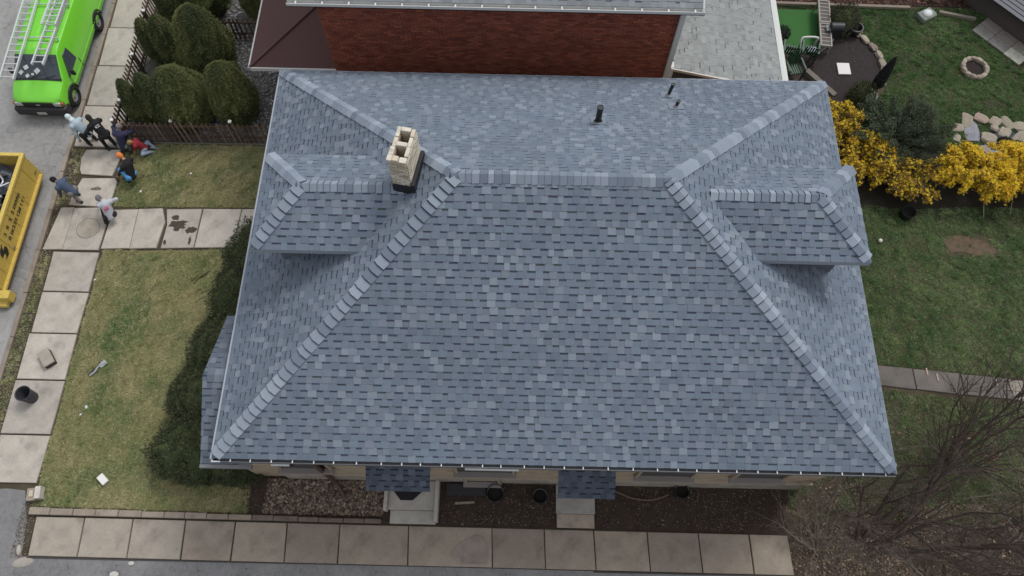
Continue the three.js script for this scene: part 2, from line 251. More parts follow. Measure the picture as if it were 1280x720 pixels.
function deck(A, B, C, D, t = 0.1) { // boarding under the shingles with a real thickness
  const N = B.clone().sub(A).cross(D.clone().sub(A)).normalize().multiplyScalar(-t), T = [A, B, C, D], Q = T.map((p) => p.clone().add(N)), a = (p) => [p.x, p.y, p.z], out = [];
  const quad = (p, q, r, s) => out.push(a(p), a(q), a(r), a(p), a(r), a(s));
  quad(...T); quad(Q[3], Q[2], Q[1], Q[0]); for (let i = 0; i < 4; i++) { const k = (i + 1) % 4; quad(Q[i], Q[k], T[k], T[i]); }
  const g = new THREE.BufferGeometry(); g.setAttribute('position', new THREE.Float32BufferAttribute(out.flat(), 3)); g.computeVertexNormals(); return uvm(g);
}
// cap shingles bent over a hip or ridge from P (low) to Q (high); n1, n2 = normals of the two planes
function caps(parent, P, Q, n1, n2, { ex = 0.19, half = 0.15, seed = 1, tones, edge, lift = 0.012, inset = 0.1 }) {
  const r = rng(seed), dir = Q.clone().sub(P), len = dir.length(); dir.normalize();
  const s1 = n1.clone().cross(dir).normalize(), s2 = n2.clone().cross(dir).normalize(); const up = n1.clone().add(n2).normalize();
  if (s1.dot(n2) > 0) s1.negate(); if (s2.dot(n1) > 0) s2.negate();
  let s = inset, i = 0;
  while (s < len - 0.03) {
    const l = Math.min(ex * (0.82 + 0.36 * r()), len - s), tone = tones[Math.floor(r() * tones.length)], k = 0.92 + 0.16 * r(), col = tone.map((c) => c * k), t0 = lift + (ex < 0.16 ? 0.024 : 0.046), t1 = lift + 0.002, pos = [], cols = [];
    const pt = (d, side, n, h) => P.clone().addScaledVector(dir, d).addScaledVector(side, n).addScaledVector(up, h);
    const hw = half * (0.96 + 0.08 * r()), e = s + l + 0.02, lowA = pt(s, s1, hw, t0), lowM = pt(s, up, 0, t0 + 0.006), lowB = pt(s, s2, hw, t0), hiA = pt(e, s1, hw, t1), hiM = pt(e, up, 0, t1 + 0.006), hiB = pt(e, s2, hw, t1);
    const dn = up.clone().multiplyScalar(-0.03), q = (a, b, c, d, col) => { pos.push(a, b, c, a, c, d); for (let z = 0; z < 6; z++) cols.push(...col); };
    const kb = (l - (ex < 0.16 ? 0.006 : 0.028)) / (l + 0.02), mA = lowA.clone().lerp(hiA, kb), mM = lowM.clone().lerp(hiM, kb), mB = lowB.clone().lerp(hiB, kb); // upper end of each cap darkened, painting in the shade below the next butt
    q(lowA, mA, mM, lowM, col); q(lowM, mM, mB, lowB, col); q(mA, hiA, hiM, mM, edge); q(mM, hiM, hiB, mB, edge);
    q(lowA.clone().add(dn), lowA, lowM, lowM.clone().add(dn), edge); q(lowM.clone().add(dn), lowM, lowB, lowB.clone().add(dn), edge);
    q(hiA, lowA, lowA.clone().add(dn), hiA.clone().add(dn), col); q(lowB, hiB, hiB.clone().add(dn), lowB.clone().add(dn), col);
    const g = new THREE.BufferGeometry(); g.setAttribute('position', new THREE.Float32BufferAttribute(pos.flatMap((p) => [p.x, p.y, p.z]), 3)); g.setAttribute('color', new THREE.Float32BufferAttribute(cols, 3)); g.computeVertexNormals();
    put('ridge_cap', uvm(g, r() * 3, r() * 3), mShingle, parent); s += l; i++;
  }
}
const normalOf = (A, B, D) => B.clone().sub(A).cross(D.clone().sub(A)).normalize();
// granule colours of the laminated slate-grey shingles
const slate = [[0.265, 0.308, 0.365], [0.19, 0.231, 0.288], [0.165, 0.202, 0.255], [0.181, 0.22, 0.275]], slateBand = [0.06, 0.076, 0.105];
const capTones = [[0.25, 0.295, 0.36], [0.31, 0.358, 0.425], [0.35, 0.395, 0.46], [0.29, 0.336, 0.4], [0.205, 0.246, 0.307]];
const opt = (seed, o = {}) => ({ seed, tones: slate, band: slateBand, ...o });

// ---------------------------------------------------------------- the house
const house = thing('house', 'large house with a slate grey hipped shingle roof, two dormers and a cream chimney', 'house', [0, 0, 0]);
const roof = sub('roof', house);
const E0 = 4.2, X0 = -5.85, X1 = 7.66, Z1 = -2.75, Z0 = -12.31, PITCH = 0.628, half = (Z1 - Z0) / 2, RY = E0 + PITCH * half, RZ = (Z0 + Z1) / 2;
{
  const a = V(X0, E0, Z1), b = V(X1, E0, Z1), c = V(X1, E0, Z0), d = V(X0, E0, Z0), p = V(X0 + half, RY, RZ), q = V(X1 - half, RY, RZ);
  const planes = [[a, b, q, p], [b, c, q, q], [c, d, p, q], [d, a, p, p]], mDeck = mat(0.1, 0.085, 0.07, 0.9);
  let tabs = [];
  planes.forEach((pl, i) => { put('roof_deck', deck(...pl), mDeck, roof); tabs.push(...slopeTabs(...pl, opt(101 + i, { lift: 0.004 }))); });
  const order = tabs.slice().sort((x, y) => y.area - x.area), big = new Set(order.slice(0, 300));
  for (const t of big) put('shingle', t.geo, mShingle, roof);
  stuff(put('shingles', mergeGeometries(tabs.filter((t) => !big.has(t)).map((t) => t.geo)), mShingle, roof));
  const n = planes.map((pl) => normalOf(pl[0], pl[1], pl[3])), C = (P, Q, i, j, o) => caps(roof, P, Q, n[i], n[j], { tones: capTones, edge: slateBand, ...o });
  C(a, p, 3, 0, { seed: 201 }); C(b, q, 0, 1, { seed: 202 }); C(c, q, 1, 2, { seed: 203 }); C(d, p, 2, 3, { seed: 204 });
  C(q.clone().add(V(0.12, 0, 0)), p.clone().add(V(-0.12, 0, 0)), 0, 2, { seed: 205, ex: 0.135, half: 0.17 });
  // drip edge along the eaves
  const mTrim = mat(0.34, 0.37, 0.41, 0.5);
  put('drip_edge', box(X0 - 0.035, X0 - 0.002, E0 - 0.1, E0 + 0.02, Z0 - 0.02, Z1 + 0.02), mTrim, roof);
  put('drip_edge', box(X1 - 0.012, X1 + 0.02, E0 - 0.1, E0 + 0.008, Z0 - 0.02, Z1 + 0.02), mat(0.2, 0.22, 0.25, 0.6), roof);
  put('drip_edge', box(X0, X1, E0 - 0.1, E0 + 0.006, Z0 - 0.022, Z0 + 0.01), mTrim, roof);
}
{ // front gutter with hangers
  const gut = sub('gutter', house), m = mat(0.11, 0.115, 0.125, 0.5), mH = mat(0.62, 0.62, 0.62, 0.5), r = rng(15);
  put('trough', merge([box(X0 + 0.02, X1, E0 - 0.13, E0 - 0.115, Z1 - 0.01, Z1 + 0.062), box(X0 + 0.02, X1, E0 - 0.13, E0 - 0.03, Z1 + 0.055, Z1 + 0.068), box(X0 + 0.02, X1, E0 - 0.13, E0 - 0.02, Z1 - 0.02, Z1 - 0.008), box(X0 + 0.005, X0 + 0.02, E0 - 0.13, E0 - 0.02, Z1 - 0.01, Z1 + 0.068)]), m, gut);
  let x = X0 + 0.35; while (x < X1 - 0.1) { put('hanger', box(x, x + 0.024, E0 - 0.03, E0 - 0.012, Z1 - 0.03, Z1 + 0.066, 0.004), mH, gut); x += 0.36 + 0.14 * r(); }
  put('corner_piece', merge([box(X0 + 0.0, X0 + 0.16, E0 - 0.03, E0 - 0.018, Z1 + 0.05, Z1 + 0.075), box(X0 - 0.015, X0 + 0.006, E0 - 0.03, E0 - 0.018, Z1 - 0.18, Z1 + 0.075)]), mH, gut);
}
{ // walls: cream brick over a plain foundation band
  const mW = mat(0.5, 0.4, 0.29, 0.95, { map: rep(tConcrete, 1.9) }), mF = mat(0.44, 0.39, 0.33, 0.95, { map: rep(tConcrete, 2.1) });
  put('wall', box(X0 + 0.4, X1 - 0.4, 0.8, E0 - 0.05, Z0 + 0.35, Z1 - 0.33), mW, house);
  put('foundation', box(X0 + 0.37, X1 - 0.37, -0.1, 0.8, Z0 + 0.32, Z1 - 0.3, 0.02), mF, house);
  put('sill_course', box(X0 + 0.35, X1 - 0.35, 0.8, 0.87, Z1 - 0.34, Z1 - 0.27, 0.01), mat(0.4, 0.33, 0.25, 0.9), house);
  put('soffit', merge([box(X0 + 0.01, X1 - 0.01, E0 - 0.14, E0 - 0.1, Z1 - 0.33, Z1 - 0.02), box(X0 + 0.01, X1 - 0.01, E0 - 0.14, E0 - 0.1, Z0 + 0.02, Z0 + 0.35)]), mat(0.5, 0.48, 0.44, 0.7), house);
  put('wall', box(-6.25, X0 + 0.41, 0, 3.2, -5.9, Z1 - 0.36), mW, house);
  // openings in the long wall
  const win = (x0, x1, y0, y1) => { const w = sub('window', house), z = Z1 - 0.3; put('pane', box(x0, x1, y0, y1, z - 0.02, z + 0.012), mat(0.02, 0.024, 0.03, 0.12), w); put('frame', merge([box(x0 - 0.06, x1 + 0.06, y1, y1 + 0.06, z - 0.02, z + 0.05), box(x0 - 0.06, x0, y0, y1, z - 0.02, z + 0.05), box(x1, x1 + 0.06, y0, y1, z - 0.02, z + 0.05)]), mat(0.35, 0.28, 0.2, 0.7), w); put('sill', box(x0 - 0.1, x1 + 0.1, y0 - 0.08, y0, z - 0.02, z + 0.14, 0.012), mat(0.25, 0.22, 0.2, 0.9), w); };
  win(-5.2, -4.1, 1.6, 2.8); win(-1.15, 0.1, 1.6, 2.8); win(3.0, 4.2, 1.6, 2.8); win(5.2, 6.3, 1.6, 2.8); win(-1.0, -0.25, 0.2, 0.62);
  // white gutter lengths still hanging below the new eave
  const mWh = mat(0.6, 0.6, 0.58, 0.5);
  for (const [x0, x1] of [[-4.72, -4.35], [-0.86, 0.22]]) put('fascia_board', box(x0, x1, E0 - 0.2, E0 - 0.135, Z1 + 0.04, Z1 + 0.1, 0.012), mWh, house);
  // rusty brown downpipe kicked out at the foot
  put('downpipe', tube([[-4.32, 4.05, Z1 + 0.05], [-4.3, 3.8, Z1 - 0.1], [-4.28, 3.5, -2.98], [-4.28, 1.2, -2.98], [-4.27, 0.3, -2.96], [-4.12, 0.16, -2.78], [-4.02, 0.12, -2.62]], 0.055, 8, 40), mat(0.1, 0.055, 0.045, 0.7), house);
}
// small shingled awnings over the two side doors
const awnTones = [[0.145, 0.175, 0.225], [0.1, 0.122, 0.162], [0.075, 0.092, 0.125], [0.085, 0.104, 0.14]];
for (const [x0, x1, zn, seed] of [[-3.1, -1.7, -2.47, 31], [1.1, 2.35, -2.4, 32]]) {
  const aw = sub('awning', house), A = V(x0, 2.3, zn), B = V(x1, 2.3, zn), C = V(x1, 2.72, -3.06), D = V(x0, 2.72, -3.06);
  put('roof_deck', deck(A, B, C, D, 0.06), mat(0.3, 0.28, 0.25), aw);
  for (const t of slopeTabs(A, B, C, D, { seed, tones: awnTones, band: [0.02, 0.026, 0.04], ex: 0.13, lift: 0.003 })) put('shingle', t.geo, mShingle, aw);
  put('bracket', merge([rod([x0 + 0.08, 1.7, -3.05], [x0 + 0.08, 2.24, zn + 0.05 - 0.1], 0.025), rod([x1 - 0.08, 1.7, -3.05], [x1 - 0.08, 2.24, zn - 0.05], 0.025)]), mat(0.5, 0.48, 0.45), aw);
  const dr = sub('door', house); put('door_leaf', box((x0 + x1) / 2 - 0.42, (x0 + x1) / 2 + 0.42, 0.12, 2.05, -3.07, -3.03, 0.01), mat(0.2, 0.16, 0.12, 0.6), dr); put('handle', box((x0 + x1) / 2 + 0.3, (x0 + x1) / 2 + 0.34, 1.0, 1.12, -3.03, -2.99), mat(0.5, 0.45, 0.3, 0.3, { metalness: 0.8 }), dr);
}
{ // gabled porch roof reaching out from under the front eave
  const pr = sub('porch_roof', house), xo = -6.42, xi = X0 + 0.5, yR = 4.02, yE = 3.3, zn = -2.8, zf = -6.1, zm = -4.5;
  const nA = V(xo, yE, zn), nB = V(xi, yE, zn), rB = V(xi, yR, zm), rA = V(xo, yR, zm), fA = V(xi, yE, zf), fB = V(xo, yE, zf);
  const pt = [[0.2, 0.232, 0.28], [0.15, 0.178, 0.222], [0.125, 0.15, 0.19], [0.132, 0.158, 0.2]];
  for (const [pl, s] of [[[nA, nB, rB, rA], 41], [[fA, fB, rA, rB], 42]]) { put('roof_deck', deck(...pl, 0.08), mat(0.2, 0.19, 0.18), pr); const t = slopeTabs(...pl, { seed: s, tones: pt, band: slateBand, lift: 0.003 }); stuff(put('shingles', mergeGeometries(t.map((q) => q.geo)), mShingle, pr)); }
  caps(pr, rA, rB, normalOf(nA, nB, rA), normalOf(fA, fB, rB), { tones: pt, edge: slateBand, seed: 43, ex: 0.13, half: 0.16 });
  put('gable_wall', tris([[[-6.27, yE - 0.1, zn - 0.15], [-6.27, yR - 0.12, zm], [-6.27, yE - 0.1, zf + 0.15]]]), mat(0.42, 0.38, 0.32, 0.8), pr);
  put('porch_gutter', box(xo - 0.02, xi, yE - 0.1, yE - 0.01, zn + 0.005, zn + 0.09, 0.01), mat(0.2, 0.2, 0.21, 0.5), pr);
}
// dormers: low hipped roofs on slate-hung cheeks rising out of the end slopes
for (const [s, xe, xr, seed] of [[-1, -5.12, -4.12, 51], [1, 7.0, 5.95, 61]]) {
  const dm = sub('dormer', house), yE = 6.0, yR = 6.66, zn = -6.47, zf = -8.67, zm = -7.57, inner = (y) => s < 0 ? X0 + (y - E0) / PITCH + 0.05 : X1 - (y - E0) / PITCH - 0.05;
  const no = V(xe, yE, zn), fo = V(xe, yE, zf), ni = V(inner(yE), yE, zn), fi = V(inner(yE), yE, zf), ro = V(xr, yR, zm), ri = V(inner(yR), yR, zm);
  const planes = s < 0 ? [[no, ni, ri, ro], [fi, fo, ro, ri], [fo, no, ro, ro]] : [[ni, no, ro, ri], [fo, fi, ri, ro], [no, fo, ro, ro]];
  planes.forEach((pl, i) => { put('roof_deck', deck(...pl, 0.09), mat(0.12, 0.12, 0.13), dm); const t = slopeTabs(...pl, opt(seed + i, { lift: 0.003 })); stuff(put('shingles', mergeGeometries(t.map((q) => q.geo)), mShingle, dm)); });
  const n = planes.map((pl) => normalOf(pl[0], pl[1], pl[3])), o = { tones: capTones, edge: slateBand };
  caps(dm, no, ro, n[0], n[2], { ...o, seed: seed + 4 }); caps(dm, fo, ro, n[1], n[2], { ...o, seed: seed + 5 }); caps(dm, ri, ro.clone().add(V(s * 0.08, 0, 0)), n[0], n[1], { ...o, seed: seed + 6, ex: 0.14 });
  const xo = xe - s * 0.3, mS = mat(0.15, 0.17, 0.2, 0.85, { map: rep(tGrain, 0.5) });
  put('wall', box(Math.min(xo, inner(5.9)), Math.max(xo, inner(5.9)), 4.4, yE - 0.05, zf + 0.3, zn - 0.34), mS, dm);
  put('fascia', merge([box(Math.min(xe, inner(6)) , Math.max(xe, inner(6)), yE - 0.12, yE - 0.004, zn - 0.015, zn + 0.006), box(xe - 0.012, xe + 0.012, yE - 0.12, yE - 0.004, zf, zn)]), mat(0.3, 0.33, 0.37, 0.6), dm);
  const w = sub('window', dm); put('pane', box(Math.min(xo, xo + s * 0.01), Math.max(xo, xo + s * 0.01), 5.0, 5.75, zm - 0.5, zm + 0.5), mat(0.03, 0.035, 0.04, 0.1), w);
}
{ // chimney: cream brick stack with two open flues, black flashing at the foot
  const ch = sub('chimney', house), cx = -2.07, cz = -7.86, W = 0.35, D = 0.76, y0 = 6.35, y1 = 7.62, r = rng(71); ch.position.set(cx, 0, cz); ch.rotation.y = THREE.MathUtils.degToRad(-10);
  put('core', merge([box(-W / 2 + 0.012, W / 2 - 0.012, y0 - 0.4, y1 - 0.75, -D / 2 + 0.012, D / 2 - 0.012), box(-W / 2 + 0.012, -W / 2 + 0.075, y1 - 0.75, y1 - 0.012, -D / 2 + 0.012, D / 2 - 0.012), box(W / 2 - 0.075, W / 2 - 0.012, y1 - 0.75, y1 - 0.012, -D / 2 + 0.012, D / 2 - 0.012), box(-W / 2 + 0.075, W / 2 - 0.075, y1 - 0.75, y1 - 0.014, -D / 2 + 0.012, -D / 2 + 0.1), box(-W / 2 + 0.075, W / 2 - 0.075, y1 - 0.75, y1 - 0.014, D / 2 - 0.12, D / 2 - 0.012), box(-W / 2 + 0.075, W / 2 - 0.075, y1 - 0.75, y1 - 0.01, -0.05, 0.04)]), mat(0.62, 0.57, 0.47, 1, { map: rep(tConcrete, 0.7) }), ch);
  for (const [z0, z1] of [[-D / 2 + 0.1, -0.05], [0.04, D / 2 - 0.12]]) put('flue_liner', merge([box(-W / 2 + 0.076, -W / 2 + 0.09, y1 - 0.74, y1 - 0.05, z0 + 0.002, z1 - 0.002), box(W / 2 - 0.09, W / 2 - 0.076, y1 - 0.74, y1 - 0.05, z0 + 0.002, z1 - 0.002), box(-W / 2 + 0.09, W / 2 - 0.09, y1 - 0.74, y1 - 0.72, z0 + 0.002, z1 - 0.002)]), mat(0.24, 0.16, 0.12, 1), ch);
  const mB = [[0.72, 0.65, 0.52], [0.63, 0.56, 0.44], [0.82, 0.77, 0.66], [0.55, 0.48, 0.37]].map(([a, b, c]) => mat(a, b, c, 0.95, { map: rep(tConcrete, 0.9) }));
  const bl = 0.17, bh = 0.056, gap = 0.01;
  const brick = (x0, x1, y, z0, z1) => put('brick', box(x0, x1, y, y + bh - gap, z0, z1, 0.006), mB[Math.floor(r() * 4)], ch);
  for (let y = y0 + 0.1, row = 0; y < y1 - 0.05; y += bh, row++) {
    for (const zz of [1]) { let x = -W / 2 - (row % 2 ? bl / 2 : 0); while (x < W / 2 - 0.01) { const a = Math.max(x, -W / 2), b = Math.min(x + bl, W / 2) - gap; if (b - a > 0.02) brick(a, b, y, zz * (D / 2) - 0.02, zz * (D / 2) + 0.012 * r() * 0.4 + 0.004); x += bl; } }
    for (const xx of [-1, 1]) { let z = -D / 2 - (row % 2 ? 0 : bl / 2); while (z < D / 2 - 0.03) { const a = Math.max(z, -D / 2), b = Math.min(z + bl, D / 2 - 0.024) - gap; if (b - a > 0.02) { const k = 0.004 + 0.005 * r(); xx > 0 ? brick(W / 2 - 0.02, W / 2 + k, y, a, b) : brick(-W / 2 - k, -W / 2 + 0.02, y, a, b); } z += bl; } }
  }
  // uneven top course, bricks laid flat round and between the flues
  for (const [x0, x1, z0, z1, h] of [[-0.175, -0.1, -0.38, -0.16, 0.03], [-0.18, -0.1, -0.15, 0.06, 0.02], [-0.195, -0.105, 0.07, 0.25, 0.035], [-0.2, -0.1, 0.26, 0.39, 0.05], [0.1, 0.175, -0.37, -0.2, 0.03], [0.1, 0.17, -0.19, 0.02, 0.02], [0.1, 0.175, 0.03, 0.24, 0.03], [-0.095, 0.09, -0.38, -0.29, 0.04], [-0.1, 0.1, -0.05, 0.04, 0.045], [-0.095, 0.02, 0.27, 0.385, 0.06], [0.03, 0.165, 0.26, 0.38, 0.02]]) put('cap_brick', box(x0, x1, y1 - 0.012, y1 + h, z0, z1, 0.012), mB[r() < 0.6 ? 2 : 0], ch);
  put('flashing', merge([box(-W / 2 - 0.01, W / 2 + 0.022, y0 - 0.3, y0 + 0.52, D / 2 + 0.012, D / 2 + 0.034), box(W / 2 + 0.012, W / 2 + 0.085, y0 - 0.2, y0 + 0.6, -D / 2 - 0.01, D / 2 + 0.034)]), mat(0.012, 0.012, 0.016, 0.6), ch);
}
{ // vent pipes through the rear slope
  const mP = mat(0.012, 0.012, 0.014, 0.5);
  for (const [x, z, h, lean] of [[1.78, -9.85, 0.5, 0], [3.56, -11.3, 0.42, 0.05], [3.62, -10.68, 0.22, 0.03]]) {
    const v = sub('vent_pipe', house), y = E0 + PITCH * (z - Z0), r = h > 0.45 ? 0.065 : 0.04;
    put('pipe', merge([rod([x, y - 0.1, z], [x + lean, y + h, z], r, r, 14), new THREE.TorusGeometry(r * 0.98, 0.008, 6, 16).rotateX(Math.PI / 2).translate(x + lean, y + h, z)]), mP, v);
    put('collar', rod([x, y - 0.06, z + 0.05], [x, y + 0.08, z], r * 2.3, r * 1.15, 14), h > 0.45 ? mP : mat(0.3, 0.3, 0.32, 0.5), v);
    put('flashing', deck(V(x - 0.16, y + 0.03 - PITCH * 0.18, z - 0.18), V(x - 0.16, y + 0.03 + PITCH * 0.14, z + 0.14), V(x + 0.16, y + 0.03 + PITCH * 0.14, z + 0.14), V(x + 0.16, y + 0.03 - PITCH * 0.18, z - 0.18), 0.01), mat(0.22, 0.25, 0.3, 0.6), v);
  }
}
// ---------------------------------------------------------------- brick house next door
const nb = thing('brick_house', 'dark red brick house with weathered grey roof and maroon porch roof, behind the hipped roof', 'house');
{
  const x0 = -4.88, x1 = 4.02, zf = -13.42, zb = -24, yE = 5.72, r = rng(301);
  put('wall', box(x0 + 0.02, x1 - 0.02, -0.1, yE, zb, zf - 0.02), mat(0.2, 0.15, 0.13, 1), nb);
  // bricks of the long wall: too small to pick apart from here, real geometry in one part
  const list = [], bl = 0.2, bh = 0.07, g = 0.009, cols = [[0.3, 0.085, 0.05], [0.25, 0.07, 0.042], [0.34, 0.102, 0.062], [0.21, 0.06, 0.04], [0.28, 0.088, 0.058]];
  for (let y = 1.2, row = 0; y < yE - 0.02; y += bh, row++) for (let x = x0 - (row % 2 ? bl / 2 : 0); x < x1; x += bl) {
    const a = Math.max(x, x0), b = Math.min(x + bl - g, x1); if (b - a < 0.03) continue;
    const o = 0.006 * r(), c = cols[Math.floor(r() * 5)], k = 0.85 + 0.3 * r(), G = new THREE.BoxGeometry(b - a, bh - g, 0.03); G.translate((a + b) / 2, y + bh / 2, zf - 0.012 + o);
    const C = new Float32Array(24 * 3); for (let i = 0; i < 24; i++) { C[i * 3] = c[0] * k; C[i * 3 + 1] = c[1] * k; C[i * 3 + 2] = c[2] * k; } G.setAttribute('color', new THREE.BufferAttribute(C, 3)); list.push(G);
  }
  stuff(put('bricks', mergeGeometries(list), new THREE.MeshStandardMaterial({ vertexColors: true, roughness: 0.95 }), nb));
  // main roof
  const gT = [[0.36, 0.38, 0.4], [0.3, 0.32, 0.335], [0.25, 0.265, 0.28], [0.28, 0.295, 0.31]], gB = [0.13, 0.135, 0.14], o = (seed, e = {}) => ({ seed, tones: gT, band: gB, wMin: 0.1, wMax: 0.22, lift: 0.003, bandShare: 0.35, ...e });
  const A = V(-5.36, yE + 0.1, -13.04), B = V(4.3, yE + 0.1, -13.04), C = V(4.3, yE + 2.9, -18.6), D = V(-5.36, yE + 2.9, -18.6), E = V(4.3, yE + 0.1, -24.2), F = V(-5.36, yE + 0.1, -24.2);
  const rf = sub('roof', nb); put('roof_deck', deck(A, B, C, D), mat(0.2, 0.19, 0.18), rf); put('roof_deck', deck(E, F, D, C), mat(0.2, 0.2, 0.2), rf);
  stuff(put('shingles', mergeGeometries(slopeTabs(A, B, C, D, o(311)).map((t) => t.geo)), mShingle, rf));
  const gt = sub('gutter', nb), mWh = mat(0.62, 0.62, 0.6, 0.5);
  put('trough', merge([box(-5.4, 4.36, yE - 0.02, yE, -13.04, -12.94), box(-5.4, 4.36, yE - 0.02, yE + 0.08, -12.955, -12.94), box(-5.4, 4.36, yE - 0.02, yE + 0.1, -13.06, -13.045)]), mWh, gt);
  for (let x = -5.2; x < 4.3; x += 0.62) put('hanger', box(x, x + 0.04, yE + 0.07, yE + 0.085, -13.05, -12.93), mWh, gt);
  put('bargeboard', deck(V(4.29, yE + 0.06, -13.0), V(4.35, yE + 0.06, -13.0), V(4.35, yE + 2.92, -18.6), V(4.29, yE + 2.92, -18.6), 0.14), mWh, nb);
  put('downpipe', merge([box(3.92, 4.06, 0.1, yE - 0.3, zf + 0.004, zf + 0.1, 0.02), rod([3.99, yE - 0.3, zf + 0.05], [4.05, yE - 0.02, -12.99], 0.05)]), mWh, nb);
  // hipped porch roof on the street side, maroon metal with white trim
  const pr = sub('porch_roof', nb), px = -7.4, pz = -13.79, pzb = -21.5, py = 2.5, p = 0.3, run = 2.55, mM = mat(0.11, 0.047, 0.044, 0.75, { map: rep(tGrain, 1.1) }), mM2 = mat(0.052, 0.034, 0.037, 0.75, { map: rep(tGrain, 1.1) });
  const a = V(px, py, pz), b = V(x0 - 0.01, py, pz), c = V(x0 - 0.01, py + p * (x0 - px), pz - (x0 - px)), d = V(px, py, pzb), e = V(x0 - 0.01, py + p * (x0 - px), pzb);
  const slopeM = (pl, n, name) => { // flat metal panels with raised seams
    const N = normalOf(pl[0], pl[1], pl[3]); put(name, deck(...pl, 0.06), mM, pr); return N;
  };
  slopeM([a, b, c, c], 0, 'roof_panel'); slopeM([d, a, c, e], 0, 'roof_panel');
  put('hip_cap', tube([a.clone().add(V(0, 0.02, 0)), c.clone().add(V(0, 0.02, 0))], 0.04, 5, 2), mat(0.11, 0.055, 0.055, 0.7), pr);
  put('trim', merge([box(px - 0.03, x0 - 0.1, py - 0.1, py + 0.015, pz + 0.002, pz + 0.04), box(px - 0.045, px - 0.004, py - 0.1, py + 0.015, pzb, pz + 0.04)]), mWh, pr);
  put('porch_base', box(-7.0, x0 - 0.03, -0.1, 1.0, -21, -14.25, 0.02), mat(0.16, 0.035, 0.035, 0.9), pr);
  for (const z of [-14.45, -17.3, -20.4]) put('post', box(-6.95, -6.73, 1.0, py - 0.02, z - 0.11, z + 0.11, 0.015), mat(0.3, 0.07, 0.06, 0.8), pr);
  // low addition at the back with its own grey shingle roof
  const ad = sub('addition', nb), ay = 3.2, by = 2.35, az = -13.5, bz = -24;
  const P = V(7.42, by, az), Q = V(7.42, by, bz), R = V(4.2, ay, bz), S = V(4.2, ay, az);
  put('roof_deck', deck(P, Q, R, S, 0.08), mat(0.3, 0.3, 0.3), ad);
  const gt2 = [[0.4, 0.415, 0.4], [0.355, 0.37, 0.36], [0.3, 0.312, 0.305], [0.335, 0.35, 0.34]];
  stuff(put('shingles', mergeGeometries(slopeTabs(P, Q, R, S, o(321, { tones: gt2, band: [0.16, 0.165, 0.165] })).map((t) => t.geo)), mShingle, ad));
  put('trim', merge([box(7.41, 7.5, by - 0.12, by + 0.03, bz, az + 0.02), box(7.52, 7.6, by - 0.16, by - 0.02, bz, az + 0.02)]), mat(0.6, 0.61, 0.58, 0.6), ad);
  put('trim', deck(V(4.12, ay + 0.01, az + 0.04), V(7.45, by + 0.01, az + 0.04), V(7.45, by + 0.02, az - 0.01), V(4.12, ay + 0.02, az - 0.01), 0.1), mat(0.68, 0.62, 0.55, 0.6), ad);
  put('wall', box(4.06, 7.1, -0.1, by - 0.08, bz, az - 0.3), mat(0.3, 0.28, 0.25, 0.9), ad);
  put('wall_cap', box(4.07, 4.2, 2.8, 3.22, az - 0.2, az + 0.0), mat(0.75, 0.74, 0.72, 0.6), ad);
}
// ---------------------------------------------------------------- lawns
const tuft = (() => { const r = rng(401), l = []; for (let i = 0; i < 7; i++) { const a = r() * 6.283, s = 0.018 + 0.02 * r(), x = (r() - 0.5) * 0.04, z = (r() - 0.5) * 0.04, w = 0.0055, h = 0.02 + 0.022 * r(), dx = Math.cos(a), dz = Math.sin(a); l.push([[x - dz * w, 0, z + dx * w], [x + dz * w, 0, z - dx * w], [x + dx * s, h, z + dz * s]]); } return tris(l); })();
const mBlade = mat(1, 1, 1, 0.9);
function lawn(name, label, poly, holes, perM2, seed, colour, box0, thatch) {
  if (thatch) struct(put('lawn_thatch', sheet(poly, 0.003), mat(...thatch, 1, { map: rep(tSoil, 0.9) })));
  const r = rng(seed), list = [], [x0, x1, z0, z1] = box0, n = Math.round((x1 - x0) * (z1 - z0) * perM2), c = rgb(0, 0, 0);
  for (let i = 0; i < n; i++) {
    const x = lerp(x0, x1, r()), z = lerp(z0, z1, r()), s = 0.75 + 0.6 * r(), a = r() * 6.283, t = r(), k = r();
    if (!inPoly(poly, x, z) || holes.some((h) => inPoly(h, x, z))) continue;
    const clump = fbm(x * 5.5, z * 5.5, 74, 2), sc = 0.7 + 0.8 * sstep(0.4, 0.75, clump), col = colour(x, z, k); if (!col || (col[3] !== undefined && t > col[3])) continue;
    list.push([M4(V(x, 0.004, z), euler(0, a, 0), V(s * sc, s * sc * 0.95, s * sc)), c.setRGB(col[0], col[1], col[2]).clone()]);
  }
  return stuff(instanced(name, tuft, mBlade, list), label, 'grass');
}
const mixc = (a, b, t) => a.map((x, i) => lerp(x, b[i], t));
const dry = [0.41, 0.375, 0.185], olive = [0.27, 0.29, 0.115], fresh = [0.12, 0.2, 0.065], tan = [0.5, 0.45, 0.27];
const frontCol = (x, z, k) => { // worn, half-dormant turf with a greener drift through the middle
  const a = fbm(x * 0.9, z * 0.9, 71, 4), b = fbm(x * 3.3, z * 3.3, 72, 3), d = Math.exp(-Math.pow((x + 10.4 + 0.35 * Math.sin(z * 0.9) - (z + 6) * 0.12) / 0.3, 2)) * sstep(-9, -7.4, z) * sstep(-4.3, -5.4, z);
  let c = mixc(olive, dry, sstep(0.35, 0.62, a * 0.6 + b * 0.4)); c = mixc(c, fresh, clamp(0.75 * d + sstep(0.48, 0.7, fbm(x * 1.7 + 9, z * 1.7, 73, 3)) * 0.5)); if (k > 0.86) c = tan; const j = 0.75 + 0.5 * ((k * 7.3) % 1); return [c[0] * j, c[1] * j, c[2] * j, 0.55 + 0.6 * b];
};
